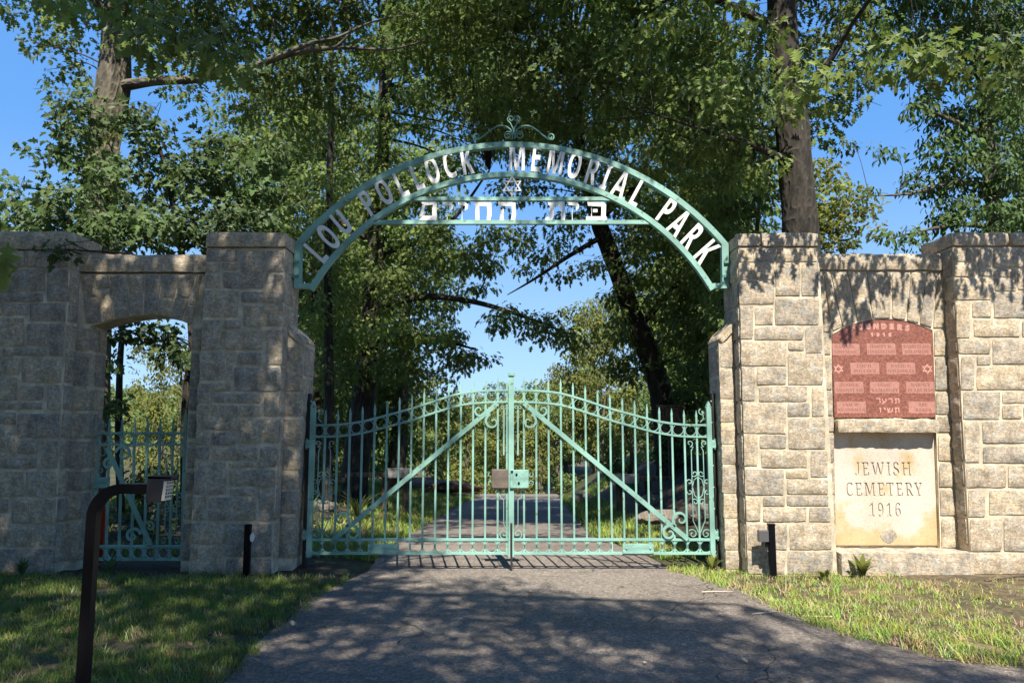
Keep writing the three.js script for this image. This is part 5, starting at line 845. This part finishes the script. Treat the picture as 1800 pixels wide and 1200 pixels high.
// --- grass
const blade = (n, h, lean, wid) => { // a tuft
  const pos = [], idx = [];
  for (let i = 0; i < n; i++) {
    const a = rnd() * 6.283, b = rnd() * 6.283, r = 0.045 * Math.sqrt(rnd()), x = Math.cos(a) * r, z = Math.sin(a) * r, hh = h * rr(0.5, 1.2), l = lean * rr(0.2, 1.2) * hh, w = wid * rr(0.7, 1.2), o = pos.length / 3, dx = Math.cos(b), dz = Math.sin(b);
    for (const [t, k] of [[0, 1], [0.55, 0.8], [1, 0]]) { const c = [x + dx * l * t * t, hh * (t - 0.18 * t * t * lean), z + dz * l * t * t]; if (k) { pos.push(c[0] - dz * w * k, c[1], c[2] + dx * w * k, c[0] + dz * w * k, c[1], c[2] - dx * w * k); } else pos.push(...c); }
    idx.push(o, o + 1, o + 2, o + 1, o + 3, o + 2, o + 2, o + 3, o + 4);
  }
  return geoFrom(pos, idx);
};
const grassMat = new THREE.MeshPhysicalMaterial({ color: lin(1, 1, 1), roughness: 1, transmission: 0.3, thickness: 0, side: THREE.DoubleSide, specularIntensity: 0.5 });
function lawn(name, label, geo, spots) {
  const im = new THREE.InstancedMesh(geo, grassMat, spots.length), c = new THREE.Color();
  spots.forEach(([x, z, s, col], i) => { E.set(rr(-0.15, 0.15), rnd() * 6.283, rr(-0.15, 0.15)); im.setMatrixAt(i, M4.compose(V(x, H(x, z) - 0.008, z), Q.setFromEuler(E), V(s, s * rr(0.8, 1.2), s))); im.setColorAt(i, c.setRGB(...col)); });
  im.name = name; im.castShadow = im.receiveShadow = true; scene.add(im); tag(im, label, 'grass', undefined, 'stuff');
}
{
  const green = [0.19, 0.27, 0.055], lush = [0.33, 0.41, 0.085], straw = [0.54, 0.46, 0.25], dark = [0.085, 0.135, 0.035];
  const mixc = (a, b, t) => a.map((q, i) => (q + (b[i] - q) * t) * rr(0.75, 1.25));
  const L = [], R = [], B = [];
  for (let i = 0; i < 26000; i++) { const x = rr(-8, -1.6), z = rr(0.02, 6.6), d = rL(z) - x, n = fbm(x * 1.3, 5, z * 1.3, 3); if (d < -0.07 + 0.08 * n || (d < 0.12 && rnd() < 0.5) || n < -0.28 && rnd() < 0.75) continue; if (z < 0.25 && rnd() < 0.6) continue; L.push([x, z, rr(0.7, 1.15), mixc(rnd() < 0.12 ? straw : green, dark, rnd() * 0.6)]); }
  for (let i = 0; i < 11500; i++) { const x = rr(1.7, 8.5), z = rr(-0.55, 3.6), d = x - rR(z), n = fbm(x * 1.2, 9, z * 1.2, 3); if (d < -0.08 + 0.1 * n) continue; const bare = sst(2.4, 4.2, x - 0.5 * z) * 0.86 + sst(-0.02, 0.2, n) * 0.5 + (z < 0.3 && x > 3.9 ? 0.5 : 0); if (rnd() < bare) continue; R.push([x, z, rr(0.7, 1.25) * (d < 0.3 ? 1.15 : 0.95), mixc(rnd() < 0.2 + 0.5 * bare ? straw : lush, green, rnd() * 0.4)]); }
  for (let i = 0; i < 20000; i++) { const z = -1 - 19 * Math.pow(rnd(), 1.5), x = rr(-8, 7), dl = rL(z) - x, dr = x - rR(z); if (dl < 0.02 && dr < 0.02) continue; if (dr > 0.9 && dr < 3.6 && z > -15) continue; if (dl > 1.5 && dl < 4.5 && z > -10 && rnd() < 0.8) continue; B.push([x, z, rr(0.9, 1.5) * (1 - z * 0.03), mixc(rnd() < 0.1 ? straw : lush, green, rnd())]); }
  lawn('lawn_grass', 'shaded mown grass in front of the grey wall', blade(11, 0.075, 0.9, 0.0028), L);
  lawn('lawn_grass_001', 'sunny patchy yellow-green grass in front of the tablet wall', blade(11, 0.065, 1.1, 0.003), R);
  lawn('lawn_grass_002', 'grass on both sides of the drive beyond the gate', blade(10, 0.09, 0.9, 0.004), B);
}
// ---------------------------------------------------------------- things beyond the gate
const timber = std({ color: lin(0.26, 0.22, 0.17), map: barkTex, bumpMap: barkBump, bumpScale: 0.004 }), timberPale = std({ color: lin(0.62, 0.58, 0.52), map: paintTex, bumpMap: barkBump, bumpScale: 0.004 });
{
  const rail = (name, label, z, pieces, posts) => {
    const c = P((pieces[0][0] + pieces[pieces.length - 1][1]) / 2, 834, z), y0 = H(c.x, z), g = thing(name, label, 'rail', [c.x, y0, z]);
    for (const [u0, u1, v, h, pale] of pieces) { const a = P(u0, v, z), b = P(u1, v, z); part('beam', roughBox(a.x - c.x, b.x - c.x, a.y - h / 2 - y0, a.y + h / 2 - y0, -0.08, 0.08, 0.006, 0.1, 0.012), pale ? timberPale : timber, g); }
    for (const [u, v] of posts) { const p = P(u, v, z), gy = H(p.x, z) - 0.1; part('post', roughBox(p.x - c.x - 0.07, p.x - c.x + 0.07, gy - y0, p.y - y0, -0.12, -0.084, 0.004, 0.1, 0.01), timber, g); }
  };
  rail('timber_rail', 'low timber guard rail with a white end piece near the stout trunk', -8, [[540, 608, 843, 0.1, 0], [609, 681, 834, 0.09, 0], [682, 722, 831, 0.2, 1]], [[560, 840], [610, 834], [676, 832], [712, 830]]);
  rail('timber_rail', 'low timber guard rail with a pale beam end on the bank under the leaning trunk', -7.4, [[1074, 1123, 841, 0.18, 1], [1124, 1192, 841, 0.09, 0], [1190, 1232, 845, 0.1, 0]], [[1090, 841], [1140, 842], [1188, 842]]);
}
{ // weathered board fixed near the leaning trunk
  const z = -7.9, a = P(1156, 765, z), b = P(1201, 716, z), g = thing('weathered_board', 'weathered brown wooden sign board on a post before the leaning trunk', 'sign', [(a.x + b.x) / 2, H((a.x + b.x) / 2, z), z]), y = g.position.y, w = (b.x - a.x) / 2;
  part('board', roughBox(-w, w, a.y - y, b.y - y, -0.05, 0.05, 0.012, 0.06, 0.02), std({ color: lin(0.42, 0.31, 0.22), map: barkTex, bumpMap: barkBump, bumpScale: 0.01 }), g);
  part('board_cap', roughBox(-w - 0.02, w + 0.03, b.y - y + 0.003, b.y - y + 0.05, -0.07, 0.07, 0.014, 0.05, 0.02), std({ color: lin(0.5, 0.38, 0.26), map: barkTex, bumpMap: barkBump, bumpScale: 0.01 }), g);
  part('post', roughBox(-0.06, 0.06, -0.15, a.y - y, -0.045, 0.045, 0.006, 0.1, 0.01), timber, g);
}
const fieldstone = std({ color: lin(0.36, 0.31, 0.26), map: granTex, bumpMap: granBump, bumpScale: 0.02 });
function boulder(name, label, x, z, sx, sy, sz, mat, group) {
  const g = new THREE.IcosahedronGeometry(1, 4), p = g.attributes.position, s = rnd() * 90, v = V(0, 0, 0), h = H(x, z);
  for (let i = 0; i < p.count; i++) { v.fromBufferAttribute(p, i); const k = 1 + 0.5 * fbm(v.x * 1.3 + s, v.y * 1.3, v.z * 1.3, 4); v.multiplyScalar(k); p.setXYZ(i, v.x * sx, v.y * sy, v.z * sz); }
  const uv = []; for (let i = 0; i < p.count; i++) uv.push(p.getX(i) * 2, p.getY(i) * 2 + p.getZ(i)); g.setAttribute('uv', new THREE.Float32BufferAttribute(uv, 2));
  g.computeVertexNormals(); const o = solo(name, g, mat, label, 'boulder', group); o.position.set(x, h + sy * 0.45, z);
}
for (const [x, z, sx, sy, sz, l] of [[2.35, -4.4, 0.42, 0.17, 0.3, 'long flat boulder edging the grass below the bank'], [2.9, -3.7, 0.34, 0.22, 0.28, 'rounded boulder by the foot of the sunlit gate pier'], [2.6, -6.2, 0.3, 0.18, 0.24, 'small boulder half way up the mulched bank'], [2.1, -15, 0.4, 0.25, 0.35, 'pale rock at the top of the grass by the bend'], [-3.5, -6.2, 0.3, 0.14, 0.24, 'flat pale stone in the planting bed opposite the bank']]) boulder('boulder', l, x, z, sx * 0.8, sy * 0.8, sz * 0.8, fieldstone);
{ // mound of reddish earth by the bend
  const g = new THREE.SphereGeometry(1, 40, 14, 0, 6.283, 0, 1.57), p = g.attributes.position, v = V(0, 0, 0);
  for (let i = 0; i < p.count; i++) { v.fromBufferAttribute(p, i); const k = 1 + 0.4 * fbm(v.x * 2, v.y * 3, v.z * 2 + 4, 3); p.setXYZ(i, v.x * 2.2 * k, v.y * 0.42 * k, v.z * 1.3 * k); }
  g.computeVertexNormals(); const m = solo('earth_mound', g, std({ color: lin(0.5, 0.24, 0.13), map: groundTex, bumpMap: groundTex, bumpScale: 0.05 }), 'mound of bare reddish earth by the bend of the drive', 'mound'); m.position.set(-3.4, H(-3.4, -19) - 0.08, -19);
}
// arching grassy clumps in the planting bed and broad weeds along the sunlit wall
function clump(name, label, x, z, n, h, w, mat, group) {
  const g = thing(name, label, 'plant', [x, H(x, z), z], group);
  for (let i = 0; i < n; i++) {
    const a = rnd() * 6.283, l = h * rr(0.7, 1.2), out = l * rr(0.25, 0.8), pos = [], idx = [], dx = Math.cos(a), dz = Math.sin(a), N = 6;
    for (let k = 0; k <= N; k++) { const t = k / N, ww = w * Math.sin(Math.PI * (0.12 + 0.88 * t)) * 0.5 + 0.001, x1 = dx * out * t * t + dx * 0.02, z1 = dz * out * t * t + dz * 0.02, y1 = l * (t - 0.45 * t * t * (out / l)); pos.push(x1 - dz * ww, y1 + ww * 0.2, z1 + dx * ww, x1, y1, z1, x1 + dz * ww, y1 + ww * 0.2, z1 - dx * ww); }
    for (let k = 0; k < N; k++) { const o = k * 3; for (const s of [0, 1]) idx.push(o + s, o + s + 3, o + s + 1, o + s + 1, o + s + 3, o + s + 4); }
    part('leaf', geoFrom(pos, idx), mat, g);
  }
}
clump('lily_clump', 'clump of long arching pale leaves in the bed near the white rail end', -2.75, -5.6, 26, 0.62, 0.035, LM.fresh);
clump('lily_clump', 'smaller dark arching clump close to the shaded gate pier', -3.3, -4.4, 20, 0.5, 0.035, LM.elm);
clump('lily_clump', 'spiky dark clump on the bank under the pale beam end', 2.75, -8.8, 20, 0.6, 0.04, LM.elm);
clump('weed', 'broad-leaved weed sprouting by the sensor post at the tan pier', 3.12, 0.2, 10, 0.14, 0.05, LM.fresh);
clump('weed', 'taller bright weed beside the foot stone of the tablets', 3.52, 0.16, 14, 0.24, 0.06, LM.fresh);
clump('weed', 'small dark-leaved bush at the foot of the end pier', 5.35, 0.25, 30, 0.2, 0.06, LM.maple);
clump('weed', 'weeds crowding the bottom of the gate hinge at the tan buttress', 2.12, -0.25, 22, 0.2, 0.03, LM.fresh);
clump('weed', 'ferny weed at the foot of the narrow gate', -4.15, -0.05, 16, 0.18, 0.05, LM.maple);
clump('weed', 'grassy weed against the foot of the arch jamb', -4.95, 0.12, 18, 0.22, 0.02, LM.maple);
// sticks and fallen leaves
const stick = std({ color: lin(0.5, 0.43, 0.33), roughness: 0.9 });
for (const [u, v, l, a, lab] of [[1250, 1031, 0.3, 0.1, 'pale fallen stick on the asphalt nearest the gate'], [1430, 1073, 0.22, -0.05, 'straight fallen twig at the edge of the sunny grass'], [1330, 1066, 0.26, 0.35, 'thin curved twig on the sunny asphalt']]) {
  const t = EYE.y * FOCAL / (v - 750.4), p = V((u - 900) / FOCAL * t, 0, EYE.z - t); const o = solo('fallen_stick', tube(smooth([V(-l / 2, 0, 0), V(-l * 0.1, 0.004, 0.012), V(l / 2, 0, 0)], 6), [0.005, 0.006, 0.006, 0.005, 0.005, 0.004, 0.003], 5), stick, lab, 'stick'); o.position.set(p.x, H(p.x, p.z) + 0.013, p.z); o.rotation.y = a;
}
{ const p = P(1690, 1004, 0.3), o = solo('fallen_branch', tube(smooth([V(-0.35, 0, 0.05), V(-0.05, 0.03, 0), V(0.2, 0.06, 0.02), V(0.36, 0.16, 0)], 10), 0.011, 5, 0.3), timber, 'dark crooked branch lying before the foot stone', 'branch'); o.position.set(4.95, H(4.95, 0.35) + 0.01, 0.35); }
const dry = [std({ color: lin(0.34, 0.2, 0.1) }), std({ color: lin(0.5, 0.42, 0.28) }), std({ color: lin(0.22, 0.2, 0.07) })];
for (let i = 0; i < 46; i++) {
  const x = i < 26 ? rr(-1.7, 2.6) : i < 36 ? rr(2.4, 6) : rr(-5.5, -1.9), z = i < 26 ? rr(0, 4.6) : i < 36 ? rr(0.3, 2.2) : rr(0.5, 4);
  E.set(rr(-0.25, 0.25), rnd() * 6.283, rr(-0.3, 0.3)); M4.compose(V(0, 0, 0), Q.setFromEuler(E), V(1, 1, 1));
  const o = solo('fallen_leaf', leafGeo(i % 3 ? 'oak' : 'elm', rr(0.04, 0.09), M4, 0.3, -0.15), dry[i % 3], i < 26 ? 'small dry leaf lying on the asphalt drive' : 'small dry leaf lying in the grass', 'leaf', i < 26 ? 'dry leaves scattered on the drive' : 'dry leaves scattered in the grass');
  o.position.set(x, H(x, z) + (i < 26 ? 0.02 : 0.07), z);
}
console.log('stones', stoneTally, 'leaf sprays', leafTally);
renderer.render(scene, camera);
